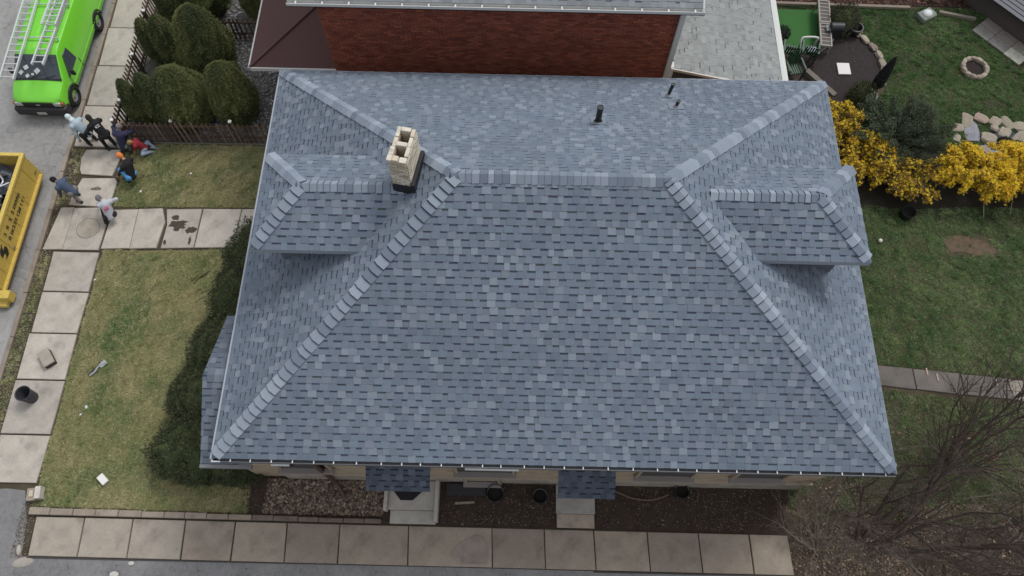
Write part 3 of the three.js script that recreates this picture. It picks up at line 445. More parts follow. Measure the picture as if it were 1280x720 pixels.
const lawnA = [[-11.66, -2.26], [-6.4, -2.2], [-6.2, -9.4], [-11.6, -9.26]], lawnB = [[-11.62, -10.7], [-6.2, -10.78], [-6.2, -12.88], [-11.7, -12.86]], verge = [[-13.3, -3.0], [-12.99, -2.9], [-13.02, -9.1], [-13.3, -9.2]], verge2 = [[-13.3, -10.7], [-12.92, -10.72], [-12.9, -12.6], [-13.3, -12.6]];
lawn('grass', 'worn olive and straw coloured front lawn below the front walk', lawnA, [], 1900, 411, frontCol, [-11.7, -6.2, -9.4, -2.2], [0.3, 0.28, 0.14]);
lawn('grass', 'worn olive front lawn between the front walk and the picket fence', lawnB, [], 1900, 412, frontCol, [-11.7, -6.2, -12.9, -10.65], [0.3, 0.28, 0.14]);
lawn('grass', 'thin grass verge between kerb and pavement slabs', verge, [], 900, 413, frontCol, [-13.3, -12.9, -9.2, -2.9]);
lawn('grass', 'patchy grass verge beside the broken pavement slabs', verge2, [], 500, 414, (x, z, k) => frontCol(x, z, Math.min(1, k + 0.3)), [-13.3, -12.85, -12.6, -10.7]);
const deep = [0.075, 0.142, 0.045], mid = [0.16, 0.228, 0.083], pale = [0.3, 0.32, 0.17];
const backCol = (x, z, k) => { const a = fbm(x * 1.1, z * 1.1, 81, 4), b = fbm(x * 4.2, z * 4.2, 82, 3); let c = mixc(deep, mid, sstep(0.3, 0.68, a * 0.5 + b * 0.5)); if (k > 0.9 - 0.22 * sstep(0.55, 0.75, a) - (z > -6 ? 0.2 : 0)) c = pale; const j = 0.7 + 0.6 * ((k * 9.1) % 1); const e = Math.hypot((x - 13.1) / 0.85, (z + 10.02) / 0.42) + (b - 0.5) * 1.1, bare = z > -11.2 && z < -9 ? sstep(0.75, 1.15, e) : 1; return [c[0] * j, c[1] * j, c[2] * j, (0.7 + 0.5 * b) * (0.05 + 0.95 * bare)]; };
const pathPoly = [[6.9, -5.98], [18, -5.06], [18, -5.72], [6.9, -6.64]];
lawn('grass', 'dark green back lawn between yellow bushes and garden path', [[7.0, -11.5], [9.4, -11.4], [11.6, -11.15], [13.6, -11.3], [16.6, -11.25], [16.6, -5.7], [7, -6.5]], [pathPoly], 1450, 421, backCol, [7, 16.6, -11.5, -5.6]);
lawn('grass', 'rough grass between garden path and leafy ground', [[7.0, -5.9], [16.6, -5.1], [16.6, -2.5], [13, -2.3], [10.5, -1.9], [8.4, -2.0], [7, -2.0]], [pathPoly], 1100, 422, backCol, [7, 16.6, -6, -2.3]);
const darkCol = (x, z, k) => { const c = backCol(x, z, k); return c && [c[0] * 0.66, c[1] * 0.82, c[2] * 0.66, c[3]]; };
const patioPoly = [[9.72, -17.2], [10.2, -17.75], [10.86, -17.9], [11.45, -17.6], [11.85, -16.9], [11.9, -16.2], [11.6, -15.4], [11.05, -14.8], [10.2, -14.6], [7.5, -14.6], [7.5, -18.8], [10.1, -18.8]];
lawn('grass', 'deep green back lawn around the stone fire ring', [[7.4, -18.95], [18, -18.9], [18, -12.8], [13.4, -12.8], [12.2, -14.2], [9.6, -13.8], [7.4, -13.7]], [patioPoly], 1300, 423, darkCol, [7.4, 18, -18.95, -12.8]);

// ---------------------------------------------------------------- foliage
const sprig = (() => { const r = rng(431), l = []; for (let i = 0; i < 4; i++) { const a = r() * 6.283, t = 0.5 + 0.5 * r(), dx = Math.cos(a) * t, dz = Math.sin(a) * t, h = 0.6 + 0.5 * r(), w = 0.2; l.push([[-dz * w, 0, dx * w], [dz * w, 0, -dx * w], [dx * 0.9, h, dz * 0.9]]); } return tris(l); })();
const petal = (() => { const l = []; for (let i = 0; i < 4; i++) { const a = i * 1.571 + 0.3, b = a + 0.9, m = a + 0.45; l.push([[0, 0, 0], [Math.cos(a) * 0.75, 0.35, Math.sin(a) * 0.75], [Math.cos(m) * 1.05, 0.3, Math.sin(m) * 1.05]], [[0, 0, 0], [Math.cos(m) * 1.05, 0.3, Math.sin(m) * 1.05], [Math.cos(b) * 0.75, 0.35, Math.sin(b) * 0.75]]); } return tris(l); })();
const mLeaf = new THREE.MeshPhysicalMaterial({ color: 0xffffff, roughness: 0.95, transmission: 0.2, thickness: 0 });
// clothes a shape in small sprigs: shape(dir) -> radius vector in metres round the centre
function foliage(parent, name, n, seed, surf, size, colour, inset = 0.16) {
  const r = rng(seed), list = [], c = rgb(0, 0, 0);
  for (let i = 0; i < n; i++) {
    const y = r() * 1.6 - 0.6, a = r() * 6.283, k = Math.sqrt(Math.max(0, 1 - Math.min(1, y * y))), d = V(k * Math.cos(a), clamp(y, -1, 1), k * Math.sin(a)).normalize();
    const p = surf(d).multiplyScalar(1 - inset * r() * r()); if (p.y < 0.02) continue;
    const q = new THREE.Quaternion().setFromUnitVectors(V(0, 1, 0), d.clone().add(V((r() - 0.5) * 1.3, (r() - 0.3) * 1.1, (r() - 0.5) * 1.3)).normalize()); q.multiply(euler(0, r() * 6.283, 0));
    const [R, G, B] = colour(p, r()), s = size * (0.65 + 0.7 * r()); list.push([M4(p, q, s), c.setRGB(R, G, B).clone()]);
  }
  return instanced(name, sprig, mLeaf, list, parent);
}
function core(parent, surf, m, k = 0.88) { const g = mergeVertices(new THREE.IcosahedronGeometry(1, 12)), p = g.attributes.position; for (let i = 0; i < p.count; i++) { const d = V(p.getX(i), p.getY(i), p.getZ(i)).normalize(), q = surf(d).multiplyScalar(k); p.setXYZ(i, q.x, Math.max(0.03, q.y), q.z); } g.computeVertexNormals(); return put('inner_foliage', g, m, parent); }
const mCore = mat(0.14, 0.165, 0.054, 1), mCoreYew = mat(0.068, 0.088, 0.032, 1), mBark = mat(0.06, 0.045, 0.035, 1, { map: rep(tSoil, 0.4) });
// clipped arborvitae: blunt egg-shaped cones
function cedar(x, z, h, r, seed, label, turn = 0) {
  const t = thing('arborvitae_tree', label, 'tree', [x, 0, z], turn, 'clipped arborvitae behind the picket fence'), s = seed * 7.1;
  const surf = (d) => { const e = (d.y + 1) / 2, prof = Math.pow(Math.max(0, 1 - Math.pow(e, 2.1)), 0.62) * (0.74 + 0.26 * sstep(0, 0.35, e)), az = Math.atan2(d.z, d.x), lump = 1 + 0.42 * (fbm(Math.cos(az) * 1.6 + s, d.y * 2.4 + Math.sin(az) * 1.6, 91, 3) - 0.5) + 0.38 * (fbm(Math.cos(az) * 5 + s, d.y * 6 + Math.sin(az) * 5, 92, 2) - 0.5), R = r * prof * lump, kk = Math.hypot(d.x, d.z) || 1; return V(d.x / kk * R, 0.1 + e * h * (0.97 + 0.06 * lump - 0.06), d.z / kk * R); };
  put('trunk', rod([0, -0.05, 0], [0, h * 0.5, 0], 0.07, 0.04), mBark, t);
  core(t, surf, mCore, 0.93);
  const col = (p, k) => { const w = fbm(p.x * 2 + s, p.y * 2 + p.z * 2, 93, 3), b = mixc([0.2, 0.215, 0.07], [0.085, 0.115, 0.038], sstep(0.3, 0.7, w)); const j = 0.6 + 0.75 * k; return [b[0] * j, b[1] * j, b[2] * j]; };
  const rr = rng(seed), list = [], c = rgb(0, 0, 0), n = Math.round(9500 * r * h); for (let i = 0; i < n; i++) { const e = Math.pow(rr(), 0.85), a = rr() * 6.283, dy = e * 2 - 1, k = Math.sqrt(1 - Math.min(0.9999, dy * dy)) || 0.01, d = V(k * Math.cos(a), dy, k * Math.sin(a)), p = surf(d); { const o = 1.05 - 0.14 * rr(); p.x *= o; p.z *= o; } const up = V(Math.cos(a), 0.5 + 1.1 * e, Math.sin(a)).add(V(rr() - 0.5, rr() - 0.5, rr() - 0.5)).normalize(), q = new THREE.Quaternion().setFromUnitVectors(V(0, 1, 0), up).multiply(euler(0, rr() * 6.283, 0)), cc = col(p, rr()); list.push([M4(p, q, 0.036 + 0.05 * rr() * rr()), c.setRGB(...cc).clone()]); }
  instanced('crown', sprig, mLeaf, list, t); return t;
}
cedar(-9.95, -13.95, 2.05, 0.85, 1, 'broad olive arborvitae just behind the middle of the picket fence');
cedar(-8.5, -14.05, 2.25, 0.72, 2, 'tall arborvitae behind the picket fence, nearest the maroon porch roof');
cedar(-11.3, -13.72, 1.85, 0.34, 3, 'slim arborvitae in the corner of the picket fence');
cedar(-10.78, -13.85, 1.95, 0.4, 4, 'narrow arborvitae squeezed between the corner one and the broad one');
cedar(-9.65, -15.95, 2.4, 0.82, 5, 'pointed arborvitae of the second row, beside the grey gravel');
cedar(-10.75, -16.0, 1.95, 0.46, 6, 'rounded arborvitae of the second row, beside the pointed one');
cedar(-11.3, -16.05, 1.75, 0.34, 7, 'slim arborvitae of the second row against the street fence');
cedar(-11.1, -17.6, 1.8, 0.42, 8, 'small arborvitae of the third row against the street fence');
cedar(-10.1, -18.3, 2.3, 0.8, 9, 'dark broad arborvitae of the third row, beyond the pointed one');
cedar(-8.35, -18.1, 2.1, 0.6, 10, 'arborvitae standing beyond the inner picket fence');
// yews along the street side of the house
function yew(x, z, rx, rz, h, seed, label) {
  const t = thing('yew_shrub', label, 'shrub', [x, 0, z], 0, 'dark yews along the front wall'), s = seed * 3.7;
  const surf = (d) => { const l = 0.55 + 0.85 * fbm(d.x * 2.0 + s, d.z * 2.0 + d.y * 1.7, 95, 4) + 0.3 * (fbm(d.x * 6 + s, d.z * 7 + d.y * 5, 96, 2) - 0.5); return V(d.x * rx * l, h * 0.3 + d.y * h * 0.7 * l, d.z * rz * l); };
  put('stem', rod([0, -0.05, 0], [0, h * 0.5, 0], 0.06, 0.03), mBark, t); core(t, surf, mCoreYew, 0.86);
  foliage(t, 'foliage', Math.round(6000 * (rx * rz + h * (rx + rz) * 0.5)), seed + 500, surf, 0.05, (p, k) => { const j = 0.5 + 0.9 * k; return k > 0.86 ? [0.15, 0.165, 0.06] : [0.062 * j, 0.082 * j, 0.03 * j]; }, 0.28); return t;
}
yew(-7.35, -3.7, 1.55, 0.98, 1.2, 1, 'wide dark yew at the corner of the porch and the block edging');
yew(-7.55, -4.95, 1.2, 1.15, 1.15, 2, 'dark yew against the gabled porch roof');
yew(-7.3, -6.4, 1.05, 1.1, 1.15, 3, 'dark yew beside the far end of the gabled porch roof');
yew(-7.05, -7.7, 0.95, 1.05, 1.2, 4, 'dark yew in the middle of the row under the front eave');
yew(-6.9, -8.95, 0.95, 0.95, 1.4, 5, 'dark yew overhanging the last slabs of the front walk');
// ---------------------------------------------------------------- flowering bushes, evergreen, bare tree
function forsythia(x, z, R, h, seed, share, label) {
  const t = thing('forsythia_bush', label, 'bush', [x, 0, z], 0, 'yellow flowering bushes'), r = rng(seed), stems = [], list = [], c = rgb(0, 0, 0);
  const mS = mat(0.11, 0.07, 0.035, 1);
  for (let i = 0; i < 46; i++) {
    const a = r() * 6.283, reach = R * (0.35 + 0.75 * Math.sqrt(r())), H = h * (0.7 + 0.45 * r()) * (1 - 0.25 * reach / R), dx = Math.cos(a), dz = Math.sin(a), b = 0.12 * r();
    const pts = [V(dx * b, -0.04, dz * b), V(dx * reach * 0.3, H * 0.65, dz * reach * 0.3), V(dx * reach * 0.7, H, dz * reach * 0.7), V(dx * reach, H * 0.82, dz * reach)];
    stems.push(tube(pts, 0.012, 4, 8, 0.4)); const cv = new THREE.CatmullRomCurve3(pts), n = Math.round(190 * (0.5 + reach / R));
    for (let k = 0; k < n; k++) {
      const u = 0.25 + 0.75 * Math.pow(r(), 0.7), p = cv.getPoint(u), side = 0.13 * r(); p.add(V((r() - 0.5) * 2 * side, (r() - 0.4) * 1.6 * side, (r() - 0.5) * 2 * side));
      const q = euler(r() * 1.6 - 0.8, r() * 6.283, r() * 1.6 - 0.8), bloom = r() < share, j = 0.7 + 0.5 * r();
      list.push([M4(p, q, 0.026 + 0.02 * r()), (bloom ? c.setRGB(0.8 * j, 0.5 * j * (0.95 + 0.35 * r()), 0.02) : r() < 0.55 ? c.setRGB(0.2 * j, 0.105 * j, 0.016) : c.setRGB(0.07 * j, 0.06 * j, 0.022)).clone()]);
    }
  }
  put('stems', merge(stems), mS, t); instanced('blossom', petal, mLeaf, list, t); return t;
}
forsythia(14.6, -12.0, 1.1, 1.3, 601, 0.95, 'bright yellow flowering bush in full bloom below the rock pond');
forsythia(13.05, -12.0, 0.95, 1.35, 602, 0.78, 'golden flowering bush between the bright one and the dark evergreen');
forsythia(15.9, -11.95, 1.0, 1.4, 606, 0.95, 'bright yellow flowering bush past the one below the rock pond');
forsythia(11.55, -11.85, 0.8, 0.95, 603, 0.42, 'brownish half bare flowering bush in front of the dark evergreen');
forsythia(10.15, -12.45, 0.95, 1.15, 604, 0.55, 'amber flowering bush close to the eave of the hipped roof');
forsythia(9.65, -13.7, 0.75, 1.2, 605, 0.5, 'sparse yellow flowering bush behind the amber one at the eave');
{ // loose juniper
  const t = thing('juniper_shrub', 'loose dark grey-green evergreen rising among the yellow bushes', 'shrub', [11.35, 0, -13.4]), r = rng(611), list = [], c = rgb(0, 0, 0), limbs = [];
  for (let i = 0; i < 75; i++) {
    const a = r() * 6.283, reach = 1.5 * Math.sqrt(r()) + 0.1, H = 0.7 + 1.0 * r() * (1.2 - reach / 1.8), p0 = V(Math.cos(a) * 0.1, 0.1, Math.sin(a) * 0.1), p2 = V(Math.cos(a) * reach, H, Math.sin(a) * reach * 0.85), p1 = p0.clone().lerp(p2, 0.5).add(V(0, 0.12, 0)); limbs.push(tube([p0, p1, p2], 0.016, 4, 5, 0.3));
    const cv = new THREE.CatmullRomCurve3([p0, p1, p2]);
    for (let k = 0; k < 240; k++) { const u = 0.3 + 0.7 * Math.pow(r(), 0.8), p = cv.getPoint(u), s = 0.15 * (1.15 - u * 0.6); p.add(V((r() - 0.5) * 2 * s, (r() - 0.5) * 1.4 * s, (r() - 0.5) * 2 * s)); const j = 0.55 + 0.8 * r(); list.push([M4(p, new THREE.Quaternion().setFromUnitVectors(V(0, 1, 0), V(Math.cos(a) * 0.7 + r() - 0.5, 0.8, Math.sin(a) * 0.7 + r() - 0.5).normalize()), 0.05 + 0.03 * r()), c.setRGB(0.12 * j, 0.15 * j, 0.085 * j).clone()]); }
  }
  put('limbs', merge(limbs), mBark, t); instanced('foliage', sprig, mLeaf, list, t);
}
for (const [x, z, R, h, seed, k, label] of [[10.75, -15.05, 0.42, 0.75, 621, 0, 'small olive-green conical shrub at the near edge of the dark patio'], [10.65, -18.05, 0.55, 0.8, 622, 1, 'low olive shrub at the far tip of the dark patio'], [9.55, -14.75, 0.35, 0.4, 623, 2, 'tuft of dry reddish stems between roof corner and patio']]) {
  const t = thing('garden_shrub', label, 'shrub', [x, 0, z]), surf = (d) => { const l = 0.75 + 0.5 * fbm(d.x * 2.5 + seed, d.z * 2.5 + d.y, 97, 3); return V(d.x * R * l, h * 0.35 + d.y * h * 0.65 * l, d.z * R * l); };
  put('stem', rod([0, -0.05, 0], [0, h * 0.4, 0], 0.03, 0.02), mBark, t); core(t, surf, mCoreYew, 0.7);
  const base = [[0.075, 0.085, 0.025], [0.06, 0.065, 0.028], [0.16, 0.1, 0.075]][k]; foliage(t, 'foliage', 2200, seed, surf, 0.05, (p, q) => base.map((v) => v * (0.5 + 0.9 * q)), 0.4);
}
// leafless spreading tree over the leafy ground
function bareTree(name, label, pos, seed, starts, depthMax, m) {
  const t = thing(name, label, 'tree', pos), r = rng(seed), thick = [], thin = [];
  const grow = (p, d, len, rad, depth) => {
    const pts = [p.clone()]; let q = p.clone(), dir = d.clone(); const n = 4;
    for (let i = 0; i < n; i++) { dir.add(V((r() - 0.5) * 0.3, (r() - 0.42) * 0.22, (r() - 0.5) * 0.3)).normalize(); q = q.clone().addScaledVector(dir, len / n); if (q.y < 0.15) q.y = 0.15 + 0.1 * r(); pts.push(q); }
    const g = tube(pts, rad, depth < 2 ? 7 : depth < 3 ? 5 : 3, depth < 2 ? 9 : depth < 4 ? 4 : 2, 0.5); (depth < 2 ? thick : thin).push(g);
    if (depth >= depthMax) return;
    const kids = depth === 0 ? 5 : depth === 1 ? 5 : depth === 2 ? 5 : 3;
    for (let k = 0; k < kids; k++) { const i = 1 + Math.floor(r() * n), nd = dir.clone().add(V((r() - 0.5) * 1.5, (r() - 0.4) * 0.95, (r() - 0.5) * 1.5)).normalize(); grow(pts[i], nd, len * (0.45 + 0.25 * r()), rad * 0.47, depth + 1); }
  };
  for (const [d, len, rad, off] of starts) grow(V(...(off ?? [0, -0.1, 0])), V(...d).normalize(), len, rad, 0);
  put('limbs', merge(thick), m, t); stuff(put('twigs', merge(thin), m, t)); return t;
}
const mBare = mat(0.115, 0.087, 0.075, 1, { map: rep(tSoil, 0.5) }), mBareG = mat(0.27, 0.23, 0.2, 1, { map: rep(tSoil, 0.5) });
bareTree('bare_tree', 'leafless spreading tree with dark branches over leaf-strewn ground', [8.75, 0, -1.75], 641, [[[0.9, 0.55, -0.85], 3.2, 0.085], [[1, 0.5, -0.55], 3.4, 0.08, [0.1, -0.1, 0.05]], [[1, 0.55, -0.2], 3.1, 0.07, [0.15, -0.1, 0.12]], [[0.35, 0.9, -0.9], 2.5, 0.06, [-0.1, -0.1, -0.05]], [[1, 0.35, 0.15], 2.8, 0.06, [0.2, -0.1, 0.15]], [[-0.15, 0.7, -0.6], 1.7, 0.045, [-0.2, -0.1, 0]], [[0.6, 1, -0.3], 2.6, 0.06]], 4, mBare);
bareTree('bare_shrub', 'tangled leafless shrub at the end of the side pavement', [7.55, 0, -1.55], 642, [[[-0.5, 0.6, -0.7], 1.3, 0.025], [[0.1, 0.7, -0.9], 1.5, 0.025], [[0.6, 0.5, -0.4], 1.2, 0.025], [[-0.3, 0.7, 0.3], 1.0, 0.022], [[-0.75, 0.45, -0.35], 1.2, 0.022], [[0.4, 0.8, 0.2], 1.1, 0.022], [[0.3, 0.35, -1], 1.4, 0.022], [[-0.2, 0.4, -0.95], 1.3, 0.022]], 3, mBareG);
bareTree('bare_shrub', 'tangled thicket of grey twigs beyond the spreading bare tree', [12.6, 0, -1.9], 643, [[[-0.5, 0.5, -0.7], 1.6, 0.028], [[0.5, 0.6, -0.7], 1.7, 0.028], [[0.9, 0.4, -0.2], 1.6, 0.025], [[-0.8, 0.4, 0.1], 1.5, 0.025], [[0.1, 0.6, 0.6], 1.3, 0.022], [[0.1, 0.4, -1], 1.8, 0.025]], 3, mBareG);
bareTree('bare_shrub', 'wispy leafless shrub just beside the eave corner', [8.9, 0, -3.3], 644, [[[-0.2, 0.5, -0.9], 1.2, 0.018], [[0.5, 0.7, -0.7], 1.4, 0.02], [[0.7, 0.5, 0.1], 1.0, 0.018], [[0.2, 0.8, 0.4], 1.0, 0.018], [[0.4, 0.4, -1], 1.5, 0.018]], 3, mBareG);
bareTree('bare_shrub', 'dense grey-brown twig tangle below the eave corner', [8.2, 0, -2.45], 645, [[[-0.5, 0.5, -0.6], 1.1, 0.018], [[0.5, 0.6, -0.6], 1.2, 0.018], [[0.7, 0.4, 0.4], 1.1, 0.018], [[-0.5, 0.5, 0.5], 1.0, 0.018], [[0.1, 0.7, 0.1], 1.0, 0.018], [[0.9, 0.35, -0.2], 1.3, 0.018]], 4, mBareG);
bareTree('bare_shrub', 'twig thicket between the spreading bare tree and the garden path', [11.2, 0, -2.9], 646, [[[-0.5, 0.4, -0.8], 1.5, 0.02], [[0.4, 0.5, -0.8], 1.6, 0.02], [[0.9, 0.35, -0.1], 1.4, 0.02], [[-0.7, 0.4, 0.3], 1.2, 0.018], [[0.3, 0.5, 0.6], 1.1, 0.018]], 3, mBareG);
bareTree('bare_shrub', 'low leafless brush at the alley edge below the spreading bare tree', [10.2, 0, -0.9], 647, [[[-0.7, 0.35, -0.3], 1.3, 0.02], [[0.7, 0.35, -0.4], 1.5, 0.02], [[0.9, 0.3, 0.2], 1.3, 0.02], [[-0.4, 0.4, 0.4], 1.0, 0.018], [[0.2, 0.4, -0.9], 1.4, 0.018]], 3, mBareG);
// ---------------------------------------------------------------- picket fences
const mPicket = [mat(0.21, 0.145, 0.118, 0.95, { map: rep(tSoil, 0.6) }), mat(0.14, 0.09, 0.073, 0.95, { map: rep(tSoil, 0.6) }), mat(0.28, 0.215, 0.18, 0.95, { map: rep(tSoil, 0.6) })];
function fence(label, a, b, h, seed, white) {
  const t = thing('picket_fence', label, 'fence', [a[0], 0, a[1]]), r = rng(seed), L = Math.hypot(b[0] - a[0], b[1] - a[1]); t.rotation.y = Math.atan2(-(b[1] - a[1]), b[0] - a[0]);
  for (const y of [h * 0.28, h * 0.78]) put('rail', box(0, L, y - 0.035, y + 0.035, -0.045, -0.012, 0.006), mPicket[1], t);
  for (let x = 0; x <= L + 0.01; x += 1.72) { put('post', box(x - 0.045, x + 0.045, -0.1, h * 0.95, -0.13, -0.047, 0.01), mPicket[1], t); if (white) put('post_cap', box(x - 0.05, x + 0.05, h * 0.95, h * 0.95 + 0.05, -0.14, -0.04, 0.015), mat(0.7, 0.7, 0.68, 0.6), t); }
  const shape = new THREE.Shape([new THREE.Vector2(-0.028, 0.03), new THREE.Vector2(0.028, 0.03), new THREE.Vector2(0.028, h - 0.05), new THREE.Vector2(0, h), new THREE.Vector2(-0.028, h - 0.05)]);
  const g = uvm(new THREE.ExtrudeGeometry(shape, { depth: 0.02, bevelEnabled: false }));
  for (let x = 0.06; x < L; x += 0.15) { const p = put('picket', g, mPicket[Math.floor(r() * 3)], t); p.position.set(x + (r() - 0.5) * 0.02, 0, -0.01); p.rotation.z = (r() - 0.5) * 0.05; p.scale.y = 0.97 + 0.05 * r(); }
  put('kickboard', box(0, L, -0.02, 0.05, 0.02, 0.06, 0.01), mat(0.26, 0.23, 0.19, 0.95, { map: rep(tSoil, 0.6) }), t); return t;
}
fence('brown picket fence along the far edge of the front lawn', [-11.78, -12.94], [-7.3, -12.98], 1.0, 701, true);
fence('brown picket fence beside the street pavement', [-11.86, -18.9], [-11.79, -13.05], 1.0, 702, true);
fence('inner picket fence across the grey gravel yard', [-9.6, -16.95], [-7.45, -16.98], 0.95, 703, false);

// ---------------------------------------------------------------- green van with ladders
{
  const van = thing('work_van', 'lime green work van with roof ladders parked at the kerb', 'van', [-14.32, 0, -13.8]);
  const paint = new THREE.MeshPhysicalMaterial({ color: rgb(0.2, 0.68, 0.04), roughness: 0.4, clearcoat: 0.5, clearcoatRoughness: 0.2, roughnessMap: rep(tConcrete, 1.6) }), black = mat(0.015, 0.015, 0.017, 0.55), glass = mat(0.06, 0.075, 0.09, 0.06), chrome = mat(0.6, 0.6, 0.62, 0.25, { metalness: 0.9 });  // glass colour lightened to blue-grey, painting in the reflected sky
  // body: rings from front (z 0) to rear; each ring [z, bottom y, belt y, top y, half width at belt, half width at top]
  const rings = [[0.02, 0.3, 0.55, 0.74, 0.66, 0.58], [-0.08, 0.26, 0.6, 0.82, 0.76, 0.68], [-0.35, 0.24, 0.64, 0.9, 0.8, 0.72], [-0.62, 0.24, 0.68, 0.95, 0.81, 0.74], [-0.66, 0.24, 0.7, 0.97, 0.81, 0.74], [-1.28, 0.24, 0.72, 1.4, 0.815, 0.62], [-1.45, 0.24, 0.72, 1.45, 0.815, 0.63], [-3, 0.24, 0.72, 1.47, 0.82, 0.64], [-4.9, 0.26, 0.72, 1.46, 0.815, 0.64], [-5.02, 0.34, 0.72, 1.38, 0.78, 0.6]];
  const prof = ([z, yb, ym, yt, wb, wt]) => { const o = [], R = (x, y) => o.push(V(x, y, z)); R(wb * 0.9, yb); R(wb, lerp(yb, ym, 0.3)); R(wb + 0.005, ym); R(lerp(wb, wt, 0.45), lerp(ym, yt, 0.5)); R(wt + 0.035, yt - 0.1); R(wt, yt - 0.035); R(wt - 0.07, yt - 0.004); R(wt * 0.5, yt + 0.014); R(0, yt + 0.02); return [...o, ...o.slice(0, -1).reverse().map((p) => V(-p.x, p.y, p.z))]; };
  const P = rings.map(prof), n = P[0].length, T = [], a3 = (p) => [p.x, p.y, p.z];
  for (let i = 0; i < P.length - 1; i++) for (let k = 0; k < n - 1; k++) T.push([a3(P[i][k]), a3(P[i][k + 1]), a3(P[i + 1][k + 1])], [a3(P[i][k]), a3(P[i + 1][k + 1]), a3(P[i + 1][k])]);
  for (const [row, flip] of [[P[0], 1], [P[P.length - 1], 0]]) for (let k = 1; k < n - 1; k++) T.push(flip ? [a3(row[0]), a3(row[k + 1]), a3(row[k])] : [a3(row[0]), a3(row[k]), a3(row[k + 1])]);
  const bg = new THREE.BufferGeometry(); bg.setAttribute('position', new THREE.Float32BufferAttribute(T.flat(2), 3)); put('body', uvm(toCreasedNormals(mergeVertices(bg), 0.6)), paint, van);
  const quad = (a, b, c, d) => [[a, b, c], [a, c, d]];
  const dark = (name, l, m = glass) => put(name, tris(l), m, van);
  const solid = (name, pts, off, m) => { const A = V(...pts[0]), N = V(...pts[1]).sub(A).cross(V(...pts[2]).sub(A)).normalize().multiplyScalar(off), T2 = [], F = pts.map((p) => V(...p).add(N)), B = pts.map((p) => V(...p).addScaledVector(N, -1)), q = (a, b, c, d) => T2.push([a3(a), a3(b), a3(c)], [a3(a), a3(c), a3(d)]); for (let k = 1; k < F.length - 1; k++) { T2.push([a3(F[0]), a3(F[k]), a3(F[k + 1])]); T2.push([a3(B[0]), a3(B[k + 1]), a3(B[k])]); } for (let k = 0; k < F.length; k++) { const e = (k + 1) % F.length; q(B[k], B[e], F[e], F[k]); } return put(name, tris(T2), m, van); };
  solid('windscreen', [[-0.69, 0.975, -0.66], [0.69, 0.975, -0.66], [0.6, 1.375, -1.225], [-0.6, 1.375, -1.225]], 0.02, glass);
  solid('windscreen_surround', [[-0.73, 0.965, -0.6], [0.73, 0.965, -0.6], [0.7, 0.98, -0.68], [-0.7, 0.98, -0.68]], 0.012, black);
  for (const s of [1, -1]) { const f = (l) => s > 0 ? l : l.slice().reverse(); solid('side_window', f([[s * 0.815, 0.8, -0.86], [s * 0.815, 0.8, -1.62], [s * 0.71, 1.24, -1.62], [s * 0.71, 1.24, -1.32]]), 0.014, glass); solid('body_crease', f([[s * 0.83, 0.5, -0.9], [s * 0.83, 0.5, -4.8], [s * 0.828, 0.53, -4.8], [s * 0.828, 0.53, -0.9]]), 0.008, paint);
    solid('door_seam', f([[s * 0.828, 0.36, -1.68], [s * 0.828, 0.36, -1.695], [s * 0.826, 0.72, -1.695], [s * 0.826, 0.72, -1.68]]), 0.004, black);
    const mr = put('mirror', box(-0.06, 0.06, 0, 0.2, -0.035, 0.035, 0.02), black, van); mr.position.set(s * 0.93, 0.8, -0.98);
    put('headlight', box(s > 0 ? 0.46 : -0.68, s > 0 ? 0.68 : -0.46, 0.56, 0.7, -0.02, 0.045, 0.02), mat(0.5, 0.5, 0.5, 0.15), van);
    put('indicator', box(s > 0 ? 0.69 : -0.75, s > 0 ? 0.75 : -0.69, 0.56, 0.68, -0.06, 0.02, 0.015), mat(0.45, 0.12, 0.04, 0.3), van);
    for (const z of [-0.55, -3.5]) { const w = new THREE.Group(); w.name = 'wheel'; w.position.set(s * 0.75, 0.33, z); van.add(w);
      put('tyre', new THREE.TorusGeometry(0.245, 0.085, 10, 26).rotateY(Math.PI / 2).scale(1.2, 1, 1), mat(0.018, 0.018, 0.019, 0.9), w);
      put('rim', new THREE.LatheGeometry([[0.001, 0.055], [0.06, 0.06], [0.07, 0.03], [0.15, 0.02], [0.185, 0.06], [0.2, 0.05], [0.2, -0.06]].map(([x, y]) => new THREE.Vector2(x, y)), 24).rotateZ(-s * Math.PI / 2), mat(0.3, 0.3, 0.31, 0.45), w);
      put('wheel_arch', new THREE.TorusGeometry(0.345, 0.03, 6, 20, Math.PI).rotateY(Math.PI / 2).translate(s * 0.07, 0, 0), black, w); }
  }
  put('grille', box(-0.46, 0.46, 0.5, 0.7, 0.0, 0.04, 0.015), black, van); put('emblem', box(-0.07, 0.07, 0.6, 0.64, 0.038, 0.052, 0.008), chrome, van);
  put('bumper', box(-0.79, 0.79, 0.2, 0.53, -0.2, 0.14, 0.07), mat(0.03, 0.027, 0.03, 0.6), van); put('plate', box(-0.14, 0.14, 0.3, 0.4, 0.137, 0.15), mat(0.5, 0.5, 0.48, 0.5), van);
  for (const x of [-0.2, 0.25]) put('wiper', rod([x, 1.0, -0.65], [x + 0.3, 1.05, -0.72], 0.009), black, van);
  for (const z of [-1.7, -3.0, -4.3]) put('roof_rack', merge([rod([-0.66, 1.56, z], [0.66, 1.56, z], 0.022), rod([-0.6, 1.4, z], [-0.6, 1.56, z], 0.018), rod([0.6, 1.4, z], [0.6, 1.56, z], 0.018)]), mat(0.7, 0.7, 0.7, 0.4, { metalness: 0.6 }), van);
